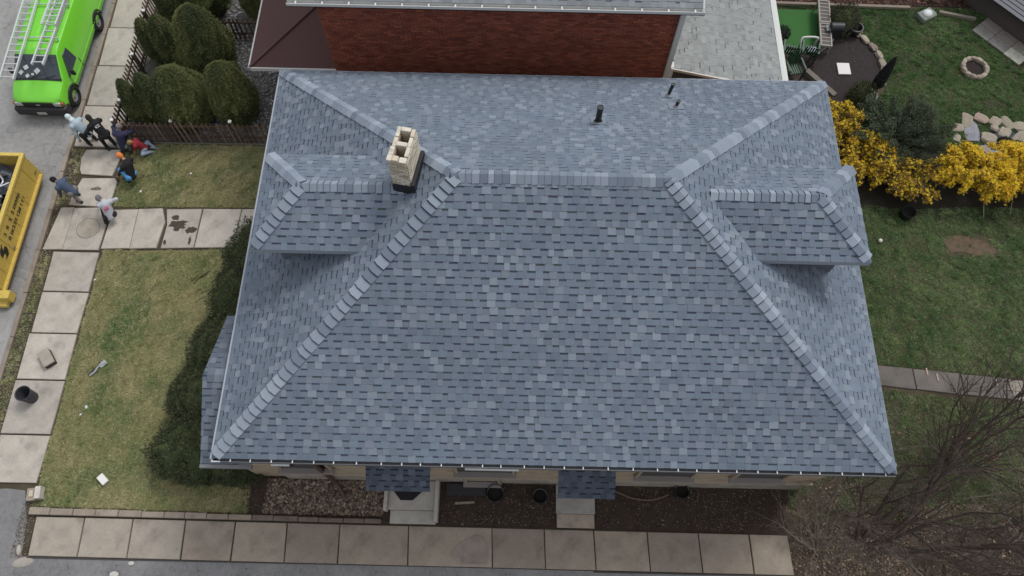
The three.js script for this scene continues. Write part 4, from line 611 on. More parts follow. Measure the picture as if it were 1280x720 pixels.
  { const r = rng(711); for (const [x, z, w] of [[-0.46, -0.78, 0.13], [-0.28, -0.7, 0.11], [-0.3, -0.9, 0.14], [0.02, -0.82, 0.16], [-0.12, -0.74, 0.08]]) { const p = put('paper', box(-w / 2, w / 2, 0, 0.006, -w * 0.4, w * 0.4), mat(0.66, 0.7, 0.68, 0.7), van); p.position.set(x, 1.012 - (z + 0.66) * 0.708, z); p.rotation.set(0.616, r() * 1, 0, 'XYZ'); } }
  // ladders carried on the rack
  const ladder = (label, x0, x1, z0, z1, y, dy, w, skew) => {
    const l = thing('extension_ladder', label, 'ladder', [0, 0, 0]), m = mat(0.66, 0.67, 0.68, 0.4, { metalness: 0.35 });
    for (const s of [0, w]) put('rail', deck(V(x0 + s - 0.022, y, z0), V(x0 + s + 0.022, y, z0), V(x1 + s + 0.022, y + dy, z1), V(x1 + s - 0.022, y + dy, z1), 0.075), m, l);
    const n = Math.round(Math.abs(z1 - z0) / 0.25); for (let i = 0; i <= n; i++) { const t = (i + 0.4) / (n + 0.8), x = lerp(x0, x1, t), yy = y + dy * t - 0.038; put('rung', rod([x, yy, lerp(z0, z1, t)], [x + w, yy, lerp(z0, z1, t)], 0.02, 0.02, 6), m, l); }
    return l;
  };
  ladder('long aluminium ladder overhanging the windscreen on the street side of the van roof', -14.86, -15.08, -13.85, -19.0, 1.7, 0.02, 0.4);
  ladder('short narrow aluminium ladder in the middle of the van roof', -14.12, -14.05, -14.45, -17.2, 1.66, 0.0, 0.32);
  ladder('wide aluminium ladder stacked over the narrow ladder towards the back of the van', -14.16, -14.1, -15.85, -19.2, 1.76, 0.0, 0.42);
}
// ---------------------------------------------------------------- yellow roll-off dumpster
{
  const d = thing('dumpster', 'yellow open-top roll-off dumpster with black lettering, full of torn-off shingles', 'dumpster', [-14.9, 0, -9.6]);
  const yel = mat(0.64, 0.46, 0.1, 0.6, { map: rep(tPaint, 0.9) }), yel2 = mat(0.72, 0.53, 0.12, 0.55, { map: rep(tPaint, 0.7) }), W = 1.08, L0 = -2.02, L1 = 1.75, H = 1.18;
  put('side_wall', box(W - 0.05, W, 0.18, H, L0, L1, 0.01), yel, d); put('side_wall', box(-W, -W + 0.05, 0.18, H, L0, L1, 0.01), yel, d);
  put('end_wall', box(-W + 0.05, W - 0.05, 0.18, H, L0, L0 + 0.05), yel, d); put('end_wall', box(-W + 0.05, W - 0.05, 0.18, H, L1 - 0.05, L1), yel, d); put('floor', box(-W + 0.05, W - 0.05, 0.18, 0.24, L0 + 0.05, L1 - 0.05), mat(0.1, 0.08, 0.05, 0.9), d);
  put('top_rail', merge([box(W - 0.07, W + 0.04, H, H + 0.09, L0 - 0.03, L1 + 0.03, 0.015), box(-W - 0.04, -W + 0.07, H, H + 0.09, L0 - 0.03, L1 + 0.03, 0.015), box(-W + 0.07, W - 0.07, H, H + 0.09, L0 - 0.03, L0 + 0.08, 0.015), box(-W + 0.07, W - 0.07, H, H + 0.09, L1 - 0.08, L1 + 0.03, 0.015)]), yel2, d);
  put('lower_rail', box(W + 0.002, W + 0.09, 0.3, 0.38, L0 + 0.1, L1 + 0.02, 0.012), yel2, d); put('skid', merge([box(0.3, 0.45, 0.02, 0.18, L0, L1 + 0.1), box(-0.45, -0.3, 0.02, 0.18, L0, L1 + 0.1)]), mat(0.05, 0.045, 0.04, 0.8), d);
  put('stripe', box(W + 0.09, W + 0.094, 0.31, 0.33, L0 + 0.12, L1), mat(0.45, 0.2, 0.02, 0.6), d);
  put('stabiliser_foot', merge([box(W - 0.2, W + 0.24, 0.1, 0.42, L1 + 0.02, L1 + 0.28, 0.03), box(W - 0.3, W + 0.12, 0.06, 0.2, L1 + 0.1, L1 + 0.42, 0.02)]), yel2, d);
  for (let z = L0 + 0.4; z < L1; z += 0.72) put('rib', box(W + 0.001, W + 0.012, 0.38, H - 0.005, z - 0.02, z + 0.02), yel, d);
  // two rows of worn black lettering and a black emblem painted on the side; the characters themselves cannot be read
  const r = rng(721), ink = mat(0.02, 0.018, 0.012, 0.8), marks = [];
  for (const [row, y0, z0, z1, ch] of [[0, 0.86, -1.05, 0.42, 0.12], [1, 0.64, -0.95, 0.38, 0.12]]) for (let z = z0; z < z1; z += 0.115) { if (r() < 0.1 || (row === 0 && z > -0.3 && z < -0.2)) continue; const k = Math.floor(r() * 4); marks.push(box(W + 0.0125, W + 0.0155, y0 + 0.01, y0 + ch, z, z + 0.024)); if (k !== 1) marks.push(box(W + 0.0125, W + 0.0155, y0 + (k === 2 ? 0.045 : ch - 0.024), y0 + (k === 2 ? 0.069 : ch), z + 0.024, z + 0.075)); if (k > 1) marks.push(box(W + 0.0125, W + 0.0155, y0 + 0.01, y0 + ch * 0.9, z + 0.06, z + 0.082)); if (k === 0) marks.push(box(W + 0.0125, W + 0.0155, y0 + 0.01, y0 + 0.03, z + 0.024, z + 0.08)); }
  put('lettering', merge(marks), ink, d);
  const em = new THREE.Shape(); em.moveTo(-0.16, -0.02); em.quadraticCurveTo(-0.1, 0.2, 0.06, 0.17); em.lineTo(0.16, 0.2); em.quadraticCurveTo(0.05, 0.12, 0.03, 0.04); em.lineTo(0.17, 0.06); em.quadraticCurveTo(0.2, -0.12, 0.04, -0.19); em.lineTo(-0.14, -0.17); em.quadraticCurveTo(0.02, -0.12, 0.0, -0.03); em.closePath();
  const eg = new THREE.ExtrudeGeometry(em, { depth: 0.003, bevelEnabled: false, curveSegments: 5 }); eg.rotateY(Math.PI / 2); eg.translate(W + 0.0125, 0.76, 0.82); put('emblem', uvm(eg), ink, d);
  // load of torn-off roofing: each sheet is loose, heaped
  const lc = [[0.05, 0.055, 0.07], [0.08, 0.09, 0.11], [0.03, 0.03, 0.035], [0.13, 0.145, 0.17], [0.09, 0.06, 0.05], [0.055, 0.04, 0.035]], list = [], c = rgb(0, 0, 0), sg = (() => { const g = new THREE.PlaneGeometry(1, 0.34, 6, 2), p = g.attributes.position, rr = rng(722); for (let i = 0; i < p.count; i++) p.setZ(i, 0.05 * Math.sin(p.getX(i) * 5) + 0.04 * rr()); const a = g.toNonIndexed(); a.rotateX(-Math.PI / 2); a.computeVertexNormals(); return a; })();
  for (let i = 0; i < 520; i++) { const x = -W + 0.2 + r() * (2 * W - 0.4), z = L0 + 0.2 + r() * (L1 - L0 - 0.4), y = 0.3 + 0.55 * r() * (1 - 0.3 * Math.abs(x / W)); list.push([M4(V(x, y, z), euler((r() - 0.5) * 1.1, r() * 6.28, (r() - 0.5) * 1.1), V(0.3 + 0.3 * r(), 0.6, 0.5 + 0.5 * r())), c.setRGB(...lc[Math.floor(r() * 6)]).clone()]); }
  const o = instanced('roofing_scrap', sg, mat(1, 1, 1, 0.9), list); o.position.copy(d.position); stuff(o, 'heap of torn-off shingles and felt inside the yellow dumpster', 'debris');
  for (const [pts] of [[[[0.4, 0.95, -1.5], [0.62, 1.02, -1.25], [0.5, 0.98, -0.95], [0.72, 1.0, -0.75]]], [[[0.2, 0.9, -1.2], [0.5, 1.02, -1.05], [0.75, 0.95, -1.25]]]]) { const w = put('metal_strip', tube(pts, 0.028, 5, 14), mat(0.55, 0.58, 0.62, 0.35, { metalness: 0.5 })); w.position.copy(d.position); tag(w, pts.length > 3 ? 'long zigzag strip of light metal edging on the dumpster load' : 'short bent piece of light metal edging on the dumpster load', 'scrap'); }
}
// ---------------------------------------------------------------- small things about the front
{
  const can = thing('trash_can', 'round dark grey trash can standing open on the pavement', 'trash can', [-12.38, 0.055, -4.95]), m = mat(0.045, 0.045, 0.055, 0.6);
  put('can_body', new THREE.LatheGeometry([[0.0, 0.012], [0.165, 0.012], [0.172, 0.0], [0.18, 0.02], [0.215, 0.5], [0.232, 0.505], [0.235, 0.53], [0.212, 0.53], [0.2, 0.5], [0.165, 0.03], [0, 0.03]].map(([x, y]) => new THREE.Vector2(x, y)), 32), m, can);
  for (const s of [1, -1]) put('handle', new THREE.TorusGeometry(0.05, 0.012, 6, 12, Math.PI).rotateY(Math.PI / 2 * 0).translate(0, 0.42, s * 0.212), m, can);
  can.scale.setScalar(0.86);
  const blk = thing('step_block', 'squat stone block with dark sides lying on the pavement', 'block', [-12.23, 0.055, -6.0], 0.65);
  put('stone_top', box(-0.15, 0.15, 0.13, 0.19, -0.24, 0.24, 0.025), mConcrete(0.46, 0.41, 0.35), blk); put('stone_base', box(-0.14, 0.14, 0, 0.13, -0.23, 0.23, 0.015), mat(0.06, 0.045, 0.04, 0.95), blk);
  const st = thing('gutter_scrap', 'bent pale metal gutter scrap dropped on the front lawn', 'scrap', [-10.9, 0.03, -5.78], 0.85);
  const ch = [[-0.32, 0.02, 0], [-0.12, 0.05, 0.02], [0.05, 0.04, -0.03], [0.3, 0.06, 0.03]]; put('channel', tube(ch, 0.035, 6, 12).scale(1, 0.7, 1.2), mat(0.3, 0.31, 0.3, 0.5), st); put('flap', box(0.1, 0.34, 0.03, 0.045, -0.09, 0.08, 0.004), mat(0.36, 0.38, 0.37, 0.5), st); put('underside', tube([[-0.34, 0.015, -0.05], [0, 0.02, -0.06], [0.2, 0.03, -0.1]], 0.025, 5, 8), mat(0.03, 0.03, 0.03, 0.8), st);
  st.scale.setScalar(0.8);
  const wb = thing('plastic_box', 'small white plastic box lying on the lawn', 'box', [-10.07, 0.02, -2.92], -0.72); put('box_body', box(-0.135, 0.135, 0, 0.09, -0.085, 0.085, 0.015), mat(0.78, 0.76, 0.72, 0.5), wb); put('lid_seam', box(-0.137, 0.137, 0.058, 0.064, -0.087, 0.087), mat(0.4, 0.38, 0.36, 0.7), wb);
  const cb = thing('concrete_block', 'broken pale concrete blocks at the lawn corner beside the edging', 'block', [-11.6, 0.02, -2.52], 0.12); put('block', box(-0.21, 0.02, 0, 0.14, -0.16, 0.15, 0.02), mConcrete(0.4, 0.34, 0.27), cb); put('block', box(0.03, 0.17, 0.02, 0.24, -0.17, 0.13, 0.02), mConcrete(0.72, 0.68, 0.62), cb); put('mortar', box(-0.14, -0.04, 0.14, 0.165, -0.1, 0.06, 0.01), mConcrete(0.66, 0.58, 0.48), cb);
  for (const [x, z, s] of [[-10.95, -4.75, 0.045], [-11.05, -4.55, 0.03], [-9.6, -11.85, 0.035], [-10.95, -11.2, 0.04], [-11.6, -8.35, 0.03]]) { const g = new THREE.IcosahedronGeometry(s, 1); g.scale(1.2, 0.5, 0.9); const w = put('litter_scrap', uvm(g), mat(0.62, 0.62, 0.58, 0.8)); w.position.set(x, 0.035, z); w.rotation.y = x * 7; tag(w, 'tiny pale scrap of litter lying in the front lawn grass', 'litter', 'pale scraps in the front lawn'); }
  for (const [x, z, s, l] of [[-9.3, -0.72, 0.09, 'white stone lying alone on the alley asphalt'], [-8.95, -0.98, 0.06, 'small pale stone against the edge of the side pavement']]) { const g = new THREE.IcosahedronGeometry(s, 1); g.scale(1.3, 0.5, 0.9); const w = put('stone', uvm(g), mConcrete(0.68, 0.66, 0.62)); w.position.set(x, 0.03, z); tag(w, l, 'stone'); }
  { const cr = thing('kerb_rubble', 'crumbled pale concrete lump at the alley corner of the pavement', 'rubble', [-11.55, 0, -0.95], 0.2); put('lump', uvm(new THREE.IcosahedronGeometry(0.2, 2).scale(1.3, 0.25, 0.6)), mConcrete(0.46, 0.43, 0.38), cr); put('lump', uvm(new THREE.IcosahedronGeometry(0.1, 2).scale(0.6, 0.5, 1.3).translate(-0.1, 0.02, -0.3)), mConcrete(0.5, 0.46, 0.4), cr); }
  // dry twigs on the lawn
  { const l = []; const r = rng(731); for (let i = 0; i < 14; i++) { const x = -8.95 + r() * 0.9, z = -7.6 - r() * 0.9; l.push(rod([x, 0.03, z], [x + 0.15 + 0.12 * r(), 0.05, z - 0.12 - 0.12 * r()], 0.008, 0.004, 4)); } tag(put('fallen_twig', merge(l), mBark), 'handful of dark twigs scattered on the front lawn near the yews', 'twigs'); }
}
{ // side entrance steps below the first awning
  const t = thing('entrance_steps', 'pale concrete steps with low side walls below the awning, next to the brown gravel', 'steps'), c1 = mConcrete(0.52, 0.49, 0.45), c2 = mConcrete(0.58, 0.55, 0.51);
  put('landing', box(-2.92, -1.78, -0.02, 0.2, -3.04, -2.34, 0.015), c1, t); put('tread', box(-2.86, -1.74, -0.02, 0.1, -2.336, -2.02, 0.015), c1, t);
  put('side_wall', box(-1.776, -1.68, -0.02, 0.34, -3.04, -2.06, 0.02), c2, t); put('side_wall', box(-3.02, -2.924, -0.02, 0.3, -3.04, -2.3, 0.02), c2, t);
  const m = new THREE.Shape([[-2.84, 3.0], [-2.05, 3.0], [-2.05, 2.82], [-2.32, 2.56], [-2.62, 2.56], [-2.84, 2.82]].map(([x, z]) => new THREE.Vector2(x, z))), g = new THREE.ExtrudeGeometry(m, { depth: 0.012, bevelEnabled: false }); g.rotateX(-Math.PI / 2); g.translate(0, 0.204, 0);
  tag(put('door_mat', uvm(g), mat(0.014, 0.014, 0.016, 0.9)), 'black rubber mat on the pale concrete landing', 'mat');
  const u = thing('door_step', 'worn concrete door step below the second awning', 'step'); put('landing', box(1.2, 2.16, -0.02, 0.12, -3.04, -2.34, 0.015), mConcrete(0.42, 0.4, 0.37), u); put('tread', box(1.22, 2.14, -0.02, 0.09, -2.335, -2.01, 0.012), mConcrete(0.46, 0.38, 0.31), u);
  for (const [x, z, rr, h, l] of [[0.8, -2.72, 0.17, 0.3, 'black round bucket in the bed beside the door step'], [-0.3, -2.78, 0.2, 0.22, 'dark round planter under the basement window'], [4.3, -2.92, 0.17, 0.28, 'dark round pot against the foundation right of the second awning']]) { const b = thing('bucket', l, 'bucket', [x, 0.01, z]); put('bucket_body', new THREE.LatheGeometry([[0, 0.01], [rr * 0.8, 0.01], [rr, h], [rr + 0.015, h], [rr + 0.012, h - 0.03], [rr * 0.82, 0.0]].map(([p, q]) => new THREE.Vector2(p, q)), 24), mat(0.02, 0.02, 0.022, 0.6), b); put('contents', new THREE.CylinderGeometry(rr * 0.88, rr * 0.86, 0.02, 20).translate(0, h * 0.5, 0), mat(0.015, 0.012, 0.01, 1), b); put('handle', new THREE.TorusGeometry(rr, 0.006, 5, 20, Math.PI).rotateX(-1.3).translate(0, h - 0.02, 0), mat(0.2, 0.2, 0.2, 0.4, { metalness: 0.6 }), b); }
  const pl = thing('board', 'short pale board lying in the stony bed', 'board', [-1.05, 0.05, -2.55], 0.08); put('plank', box(-0.24, 0.24, 0, 0.025, -0.03, 0.03, 0.006), mat(0.36, 0.3, 0.25, 0.9, { map: rep(tSoil, 0.5) }), pl);
  const dk = thing('vent_box', 'dark low box lying in the bed under the basement window', 'box', [-0.95, 0, -2.86]); put('box_body', box(-0.55, 0.4, 0.01, 0.13, -0.12, 0.12, 0.02), mat(0.022, 0.02, 0.02, 0.8), dk); put('lid', box(-0.57, 0.42, 0.13, 0.15, -0.14, 0.14, 0.01), mat(0.03, 0.028, 0.03, 0.8), dk);
  tag(put('hose', tube([[2.6, 0.04, -2.95], [3.1, 0.04, -2.75], [3.6, 0.03, -2.72], [4.0, 0.05, -2.85]], 0.018, 6, 24), mat(0.16, 0.11, 0.08, 0.7)), 'thin brown cable looping across the dark soil bed', 'cable');
}
// ---------------------------------------------------------------- back garden
{
  const stone = (r, g, b) => mat(r, g, b, 0.95, { map: rep(tConcrete, 0.8) }), mS = [stone(0.42, 0.36, 0.29), stone(0.36, 0.31, 0.26), stone(0.48, 0.42, 0.34), stone(0.3, 0.25, 0.21)];
  const rock = (parent, x, y, z, sx, sy, sz, turn, m, seed, name = 'stone') => { const g = mergeVertices(new THREE.IcosahedronGeometry(0.5, 1).deleteAttribute('uv').deleteAttribute('normal')), p = g.attributes.position; for (let i = 0; i < p.count; i++) { const k = 0.6 + 0.85 * fbm(p.getX(i) * 2.4 + seed, p.getY(i) * 2.4 + p.getZ(i) * 2.1 + seed, 98, 2); p.setXYZ(i, clamp(p.getX(i) * k * 1.25, -0.5, 0.5), clamp(p.getY(i) * k * 1.3, -0.5, 0.5), clamp(p.getZ(i) * k * 1.25, -0.5, 0.5)); } const f = g.toNonIndexed(); f.computeVertexNormals(); const o = put(name, uvm(f), m, parent); o.scale.set(sx, sy, sz); o.rotation.y = turn; o.position.set(x, y, z); return o; };
  const r = rng(801);
  const fr = thing('fire_ring', 'round fire ring of pale stones on the back lawn', 'fire pit', [14.66, 0, -16.4]);
  for (let i = 0; i < 13; i++) { const a = i / 13 * 6.283; rock(fr, 0.37 * Math.cos(a), 0.08, 0.37 * Math.sin(a), 0.13 + 0.02 * r(), 0.16, 0.215 + 0.02 * r(), -a, mS[i % 3], i * 3.1); }
  put('ash_bed', new THREE.CylinderGeometry(0.33, 0.33, 0.03, 24).translate(0, 0.03, 0), mat(0.035, 0.024, 0.024, 1, { map: rep(tSoil, 0.4) }), fr);
  // stone border of the patio
  const bd = thing('stone_border', 'curved row of pale stones along the outer edge of the dark patio', 'border'), arc = [[11.1, -17.75], [11.35, -17.5], [11.55, -17.2], [11.68, -16.85], [11.74, -16.5], [11.74, -16.15], [11.64, -15.82]];
  arc.forEach(([x, z], i) => rock(bd, x, 0.05, z, 0.2, 0.14, 0.36, 0.15 + i * -0.12 + 0.5, mS[(i + 1) % 4], 40 + i));
  tag(put('paving_square', box(10.26, 10.66, 0.014, 0.07, -16.5, -16.05, 0.01), mat(0.74, 0.71, 0.68, 0.7)), 'white square paving slab on the dark patio', 'slab');
  const um = thing('garden_umbrella', 'closed black garden umbrella standing at the patio edge', 'umbrella', [11.15, 0, -15.3]);
  put('pole', rod([0, 0, 0], [0, 1.75, 0], 0.022), mat(0.1, 0.09, 0.08, 0.6), um); put('base', new THREE.LatheGeometry([[0, 0], [0.24, 0], [0.24, 0.05], [0.06, 0.09], [0.04, 0.2], [0, 0.2]].map(([x, y]) => new THREE.Vector2(x, y)), 20), mat(0.25, 0.24, 0.23, 0.8), um);
  { const g = new THREE.LatheGeometry([[0.0, 1.78], [0.03, 1.74], [0.07, 1.6], [0.13, 1.2], [0.165, 0.8], [0.15, 0.5], [0.12, 0.42], [0.05, 0.42]].map(([x, y]) => new THREE.Vector2(x, y)), 48), p = g.attributes.position; for (let i = 0; i < p.count; i++) { const a = Math.atan2(p.getZ(i), p.getX(i)), k = 1 + 0.13 * Math.cos(a * 8); p.setX(i, p.getX(i) * k); p.setZ(i, p.getZ(i) * k); } g.computeVertexNormals(); put('canopy', g, mat(0.014, 0.014, 0.017, 0.85), um); put('tie', new THREE.TorusGeometry(0.165, 0.014, 6, 24).rotateX(Math.PI / 2).translate(0, 0.9, 0), mat(0.02, 0.02, 0.025, 0.8), um); }
  // patio furniture and planters
  const chairGreen = mat(0.016, 0.06, 0.024, 0.5);
  const chair = (x, z, turn, label) => { const c = thing('garden_chair', label, 'chair', [x, 0.015, z], turn, 'green chairs behind the low roof'); for (let i = 0; i < 6; i++) put('seat_slat', box(-0.21 + i * 0.072, -0.155 + i * 0.072, 0.3, 0.325, -0.2, 0.2, 0.006), chairGreen, c); for (let i = 0; i < 6; i++) { const b = put('back_slat', box(-0.025, 0.025, 0, 0.48, -0.012, 0.012, 0.006), chairGreen, c); b.position.set(-0.18 + i * 0.072, 0.32, -0.2); b.rotation.x = -0.25; } for (const sx of [-1, 1]) { put('arm', box(sx * 0.25 - 0.03, sx * 0.25 + 0.03, 0.48, 0.5, -0.25, 0.22, 0.006), chairGreen, c); for (const sz of [-0.19, 0.19]) put('leg', box(sx * 0.25 - 0.02, sx * 0.25 + 0.02, 0, 0.48, sz - 0.02, sz + 0.02), chairGreen, c); } return c; };
  chair(8.72, -16.75, 2.9, 'dark green slatted garden chair tucked against the low grey roof'); chair(9.32, -16.75, 2.9, 'dark green slatted garden chair with a pale cushion, beside the dark patio'); chair(8.75, -16.0, 0.2, 'dark green slatted garden chair facing the other two');
  { const cu = put('cushion', box(-0.15, 0.15, 0, 0.07, -0.11, 0.11, 0.03), mat(0.33, 0.38, 0.42, 0.9)); cu.position.set(9.38, 0.345, -16.72); tag(cu, 'pale blue cushion on the green slatted chair', 'cushion'); }
  const rl = thing('trellis_bench', 'long narrow pale-framed planter stand at the edge of the green turf', 'planter', [9.95, 0, -17.8], -0.1), mR = mat(0.34, 0.31, 0.28, 0.8), mD = mat(0.12, 0.11, 0.1, 0.9);
  for (const z of [-1.0, -0.02]) { put('panel', box(-0.14, 0.14, 0.36, 0.39, z + 0.05, z + 0.9), mD, rl); put('frame', merge([box(-0.19, -0.14, 0.34, 0.42, z, z + 0.95, 0.008), box(0.14, 0.19, 0.34, 0.42, z, z + 0.95, 0.008), box(-0.14, 0.14, 0.34, 0.42, z, z + 0.05, 0.008), box(-0.14, 0.14, 0.34, 0.42, z + 0.9, z + 0.95, 0.008)]), mR, rl); for (let k = 1; k < 6; k++) put('slat', box(-0.14, 0.14, 0.39, 0.405, z + k * 0.15 - 0.015, z + k * 0.15 + 0.015), mR, rl); }
  for (const sx of [-1, 1]) for (const z of [-0.95, 0.85]) put('leg', box(sx * 0.165 - 0.02, sx * 0.165 + 0.02, 0, 0.34, z - 0.02, z + 0.02), mR, rl);
  const bm = (x0, z0, x1, z1, y, w, m, label, name = 'timber_edge') => { const t = thing(name, label, 'timber', [x0, 0, z0], Math.atan2(-(z1 - z0), x1 - x0)), L = Math.hypot(x1 - x0, z1 - z0); put('beam', box(0, L, 0, y, -w / 2, w / 2, 0.015), m, t); put('end_cap', box(L, L + 0.02, 0.01, y - 0.01, -w / 2 + 0.01, w / 2 - 0.01), mat(0.2, 0.17, 0.14, 0.9), t); return t; };
  bm(9.75, -16.95, 10.35, -17.55, 0.14, 0.13, stone(0.42, 0.39, 0.35), 'pale timber along the slanting edge of the patio'); bm(9.2, -16.1, 9.95, -15.15, 0.2, 0.18, stone(0.22, 0.19, 0.17), 'thick grey-brown timber between chairs and patio');
  const hp = thing('hose_pot', 'dark round pot with a coiled rim at the far corner of the patio', 'pot', [11.02, 0, -17.78]); put('pot_body', new THREE.LatheGeometry([[0, 0.02], [0.17, 0.02], [0.2, 0.3], [0.21, 0.3], [0.175, 0.05], [0, 0.05]].map(([x, y]) => new THREE.Vector2(x, y)), 20), mat(0.03, 0.03, 0.034, 0.6), hp); put('rim', new THREE.TorusGeometry(0.205, 0.022, 8, 24).rotateX(Math.PI / 2).translate(0, 0.3, 0), mat(0.13, 0.13, 0.14, 0.6), hp);
  const bb = thing('grill', 'black covered barbecue grill standing beside the pale-framed planter', 'grill', [10.25, 0.01, -17.55]); put('cart', box(-0.17, 0.17, 0.08, 0.5, -0.14, 0.14, 0.02), mat(0.02, 0.02, 0.022, 0.7), bb); put('hood', new THREE.CylinderGeometry(0.16, 0.16, 0.4, 16, 1, false, 0, Math.PI).rotateZ(Math.PI / 2).translate(0, 0.5, 0), mat(0.02, 0.02, 0.022, 0.5), bb); put('shelf', box(-0.32, -0.18, 0.46, 0.48, -0.12, 0.12), mat(0.2, 0.2, 0.2, 0.5), bb); put('wheel', new THREE.TorusGeometry(0.07, 0.02, 6, 14).rotateY(Math.PI / 2).translate(0.18, 0.08, 0), mat(0.02, 0.02, 0.02, 0.8), bb);
  const pt = thing('planter_pot', 'dark leafy pot against the white edge of the low roof', 'pot', [8.55, 0.015, -17.4]); put('pot_body', new THREE.CylinderGeometry(0.15, 0.11, 0.25, 18).translate(0, 0.13, 0), mat(0.06, 0.05, 0.05, 0.8), pt); foliage(pt, 'foliage', 700, 811, (d) => V(d.x * 0.22, 0.38 + d.y * 0.2, d.z * 0.22), 0.05, (p, k) => [0.02 * (0.5 + k), 0.022 * (0.5 + k), 0.02 * (0.5 + k)], 0.7);
  const wp = thing('downspout', 'white angled downspout pipe at the corner of the green turf', 'pipe'); put('pipe', tube([[9.05, 0.35, -16.95], [9.1, 0.5, -17.1], [9.45, 0.52, -17.12], [9.6, 0.5, -17.1]], 0.035, 8, 20), mat(0.62, 0.62, 0.58, 0.5), wp); put('bracket', box(9.56, 9.62, 0, 0.5, -17.13, -17.07), mat(0.5, 0.5, 0.48, 0.6), wp);
  // boundary edging and planting beyond
  bm(8.5, -18.95, 13.05, -18.88, 0.12, 0.1, stone(0.33, 0.28, 0.23), 'long timber edging along the far side of the back lawn'); bm(14.0, -18.72, 15.15, -18.45, 0.12, 0.1, stone(0.3, 0.27, 0.22), 'short mossy timber edging between the white basin and the paved strip');
  const fn = thing('board_fence', 'dark red-brown board fence beyond the far edging of the back lawn', 'fence', [11.6, 0, -20.15]); for (let i = 0; i < 44; i++) put('board', box(-3.4 + i * 0.2, -3.21 + i * 0.2, 0, 1.15 + 0.03 * r(), -0.012, 0.012, 0.004), [mat(0.07, 0.036, 0.03, 0.95), mat(0.055, 0.03, 0.026, 0.95), mat(0.085, 0.043, 0.033, 0.95)][i % 3 === 0 ? 0 : (i * 7) % 3], fn); put('rail', box(-3.4, 5.4, 0.9, 0.98, -0.06, -0.014), mat(0.05, 0.028, 0.024, 0.95), fn);
  const wt = thing('stone_basin', 'weathered stone basin with a white dome beside the far timber edging', 'basin', [13.55, 0, -18.55], 0.5); put('basin', box(-0.3, 0.26, 0, 0.18, -0.2, 0.2, 0.04), stone(0.3, 0.32, 0.29), wt); put('dome', new THREE.SphereGeometry(0.15, 20, 12, 0, 6.3, 0, 1.6).scale(1.15, 0.7, 1).translate(-0.03, 0.18, 0), mat(0.68, 0.7, 0.7, 0.6), wt); put('spout', box(0.2, 0.33, 0.05, 0.12, -0.1, 0.12, 0.02), stone(0.4, 0.42, 0.38), wt);
  for (const [x, z, s, l] of [[13.9, -19.2, 0.6, 'dry brown twiggy plant beyond the edging, behind the stone basin'], [14.9, -19.3, 0.7, 'dry olive twiggy plant beyond the edging, near the shed']]) { const t = thing('dry_plant', l, 'plant', [x, 0, z]), q = []; for (let i = 0; i < 40; i++) { const a = r() * 6.283, k = s * (0.3 + 0.7 * r()); q.push(tube([[0, 0, 0], [Math.cos(a) * k * 0.3, k * 0.5, Math.sin(a) * k * 0.3], [Math.cos(a) * k * 0.8, k * 0.8, Math.sin(a) * k * 0.8]], 0.009, 4, 5, 0.4)); } put('stems', merge(q), mat(0.16, 0.11, 0.07, 1), t); }
  { // dark grey shed with a ribbed roof
    const t = thing('garden_shed', 'dark grey shed roof corner above the paved strip', 'shed', [16.3, 0, -18.85], -0.863), m = mat(0.22, 0.22, 0.24, 0.8, { map: rep(tGrain, 0.7) });
    put('wall', box(-1.5, 1.5, 0, 0.84, -1.2, 0.72), mat(0.11, 0.095, 0.09, 0.9), t); const A = V(-1.75, 0.85, 1.0), B = V(1.75, 0.85, 1.0), C = V(1.75, 1.6, -0.9), D = V(-1.75, 1.6, -0.9); put('roof_deck', deck(A, B, C, D, 0.06), mat(0.05, 0.05, 0.055, 0.9), t);
    const L = D.clone().sub(A); for (let i = 0; i < 15; i++) { const p = A.clone().addScaledVector(L, i / 15), q = A.clone().addScaledVector(L, (i + 1) / 15 - 0.008); put('roof_board', deck(V(-1.75, p.y + 0.022, p.z), V(1.75, p.y + 0.022, p.z), V(1.75, q.y + 0.01, q.z), V(-1.75, q.y + 0.01, q.z), 0.015), m, t); }
  }
  const pv = thing('paved_strip', 'strip of grey paving slabs leading to the shed', 'paving', [15.9, 0.012, -17.55], -0.87); for (let i = 0; i < 3; i++) for (let k = 0; k < 2; k++) put('slab', box(-0.95 + i * 0.62, -0.95 + i * 0.62 + 0.61, 0, 0.05 + 0.01 * r(), -0.4 + k * 0.42, -0.4 + k * 0.42 + 0.41, 0.012), i === 2 && k === 1 ? stone(0.56, 0.56, 0.48) : stone(0.29 + 0.06 * r(), 0.27 + 0.05 * r(), 0.245 + 0.04 * r()), pv);
  // rock pond
  const pd = thing('rock_pond', 'little garden pond edged with pale boulders above the yellow bushes', 'pond', [14.6, 0, -13.75]);
  put('water', sheet(wob([[-0.3, -0.15], [0.5, -0.3], [1.2, 0], [0.9, 0.5], [0.1, 0.5], [-0.3, 0.3]], 0.1, 66), 0.05), mat(0.015, 0.018, 0.024, 0.08), pd);
  const spots = [[-0.95, -0.35, 0.32, 0.16, 0.26], [-0.6, -0.62, 0.5, 0.16, 0.3], [-0.15, -0.72, 0.36, 0.2, 0.28], [0.25, -0.6, 0.3, 0.22, 0.3], [0.62, -0.58, 0.42, 0.16, 0.28], [1.0, -0.45, 0.4, 0.2, 0.3], [-0.55, -0.25, 0.62, 0.1, 0.42], [-0.1, 0.05, 0.4, 0.3, 0.34], [0.45, -0.2, 0.34, 0.2, 0.3], [0.95, 0.1, 0.5, 0.3, 0.55], [1.25, -0.15, 0.4, 0.2, 0.35], [-0.3, 0.45, 0.28, 0.2, 0.3], [0.0, 0.62, 0.3, 0.16, 0.34], [-1.05, 0.0, 0.24, 0.1, 0.2], [0.15, -0.33, 0.22, 0.34, 0.2], [1.35, 0.4, 0.4, 0.2, 0.4]];
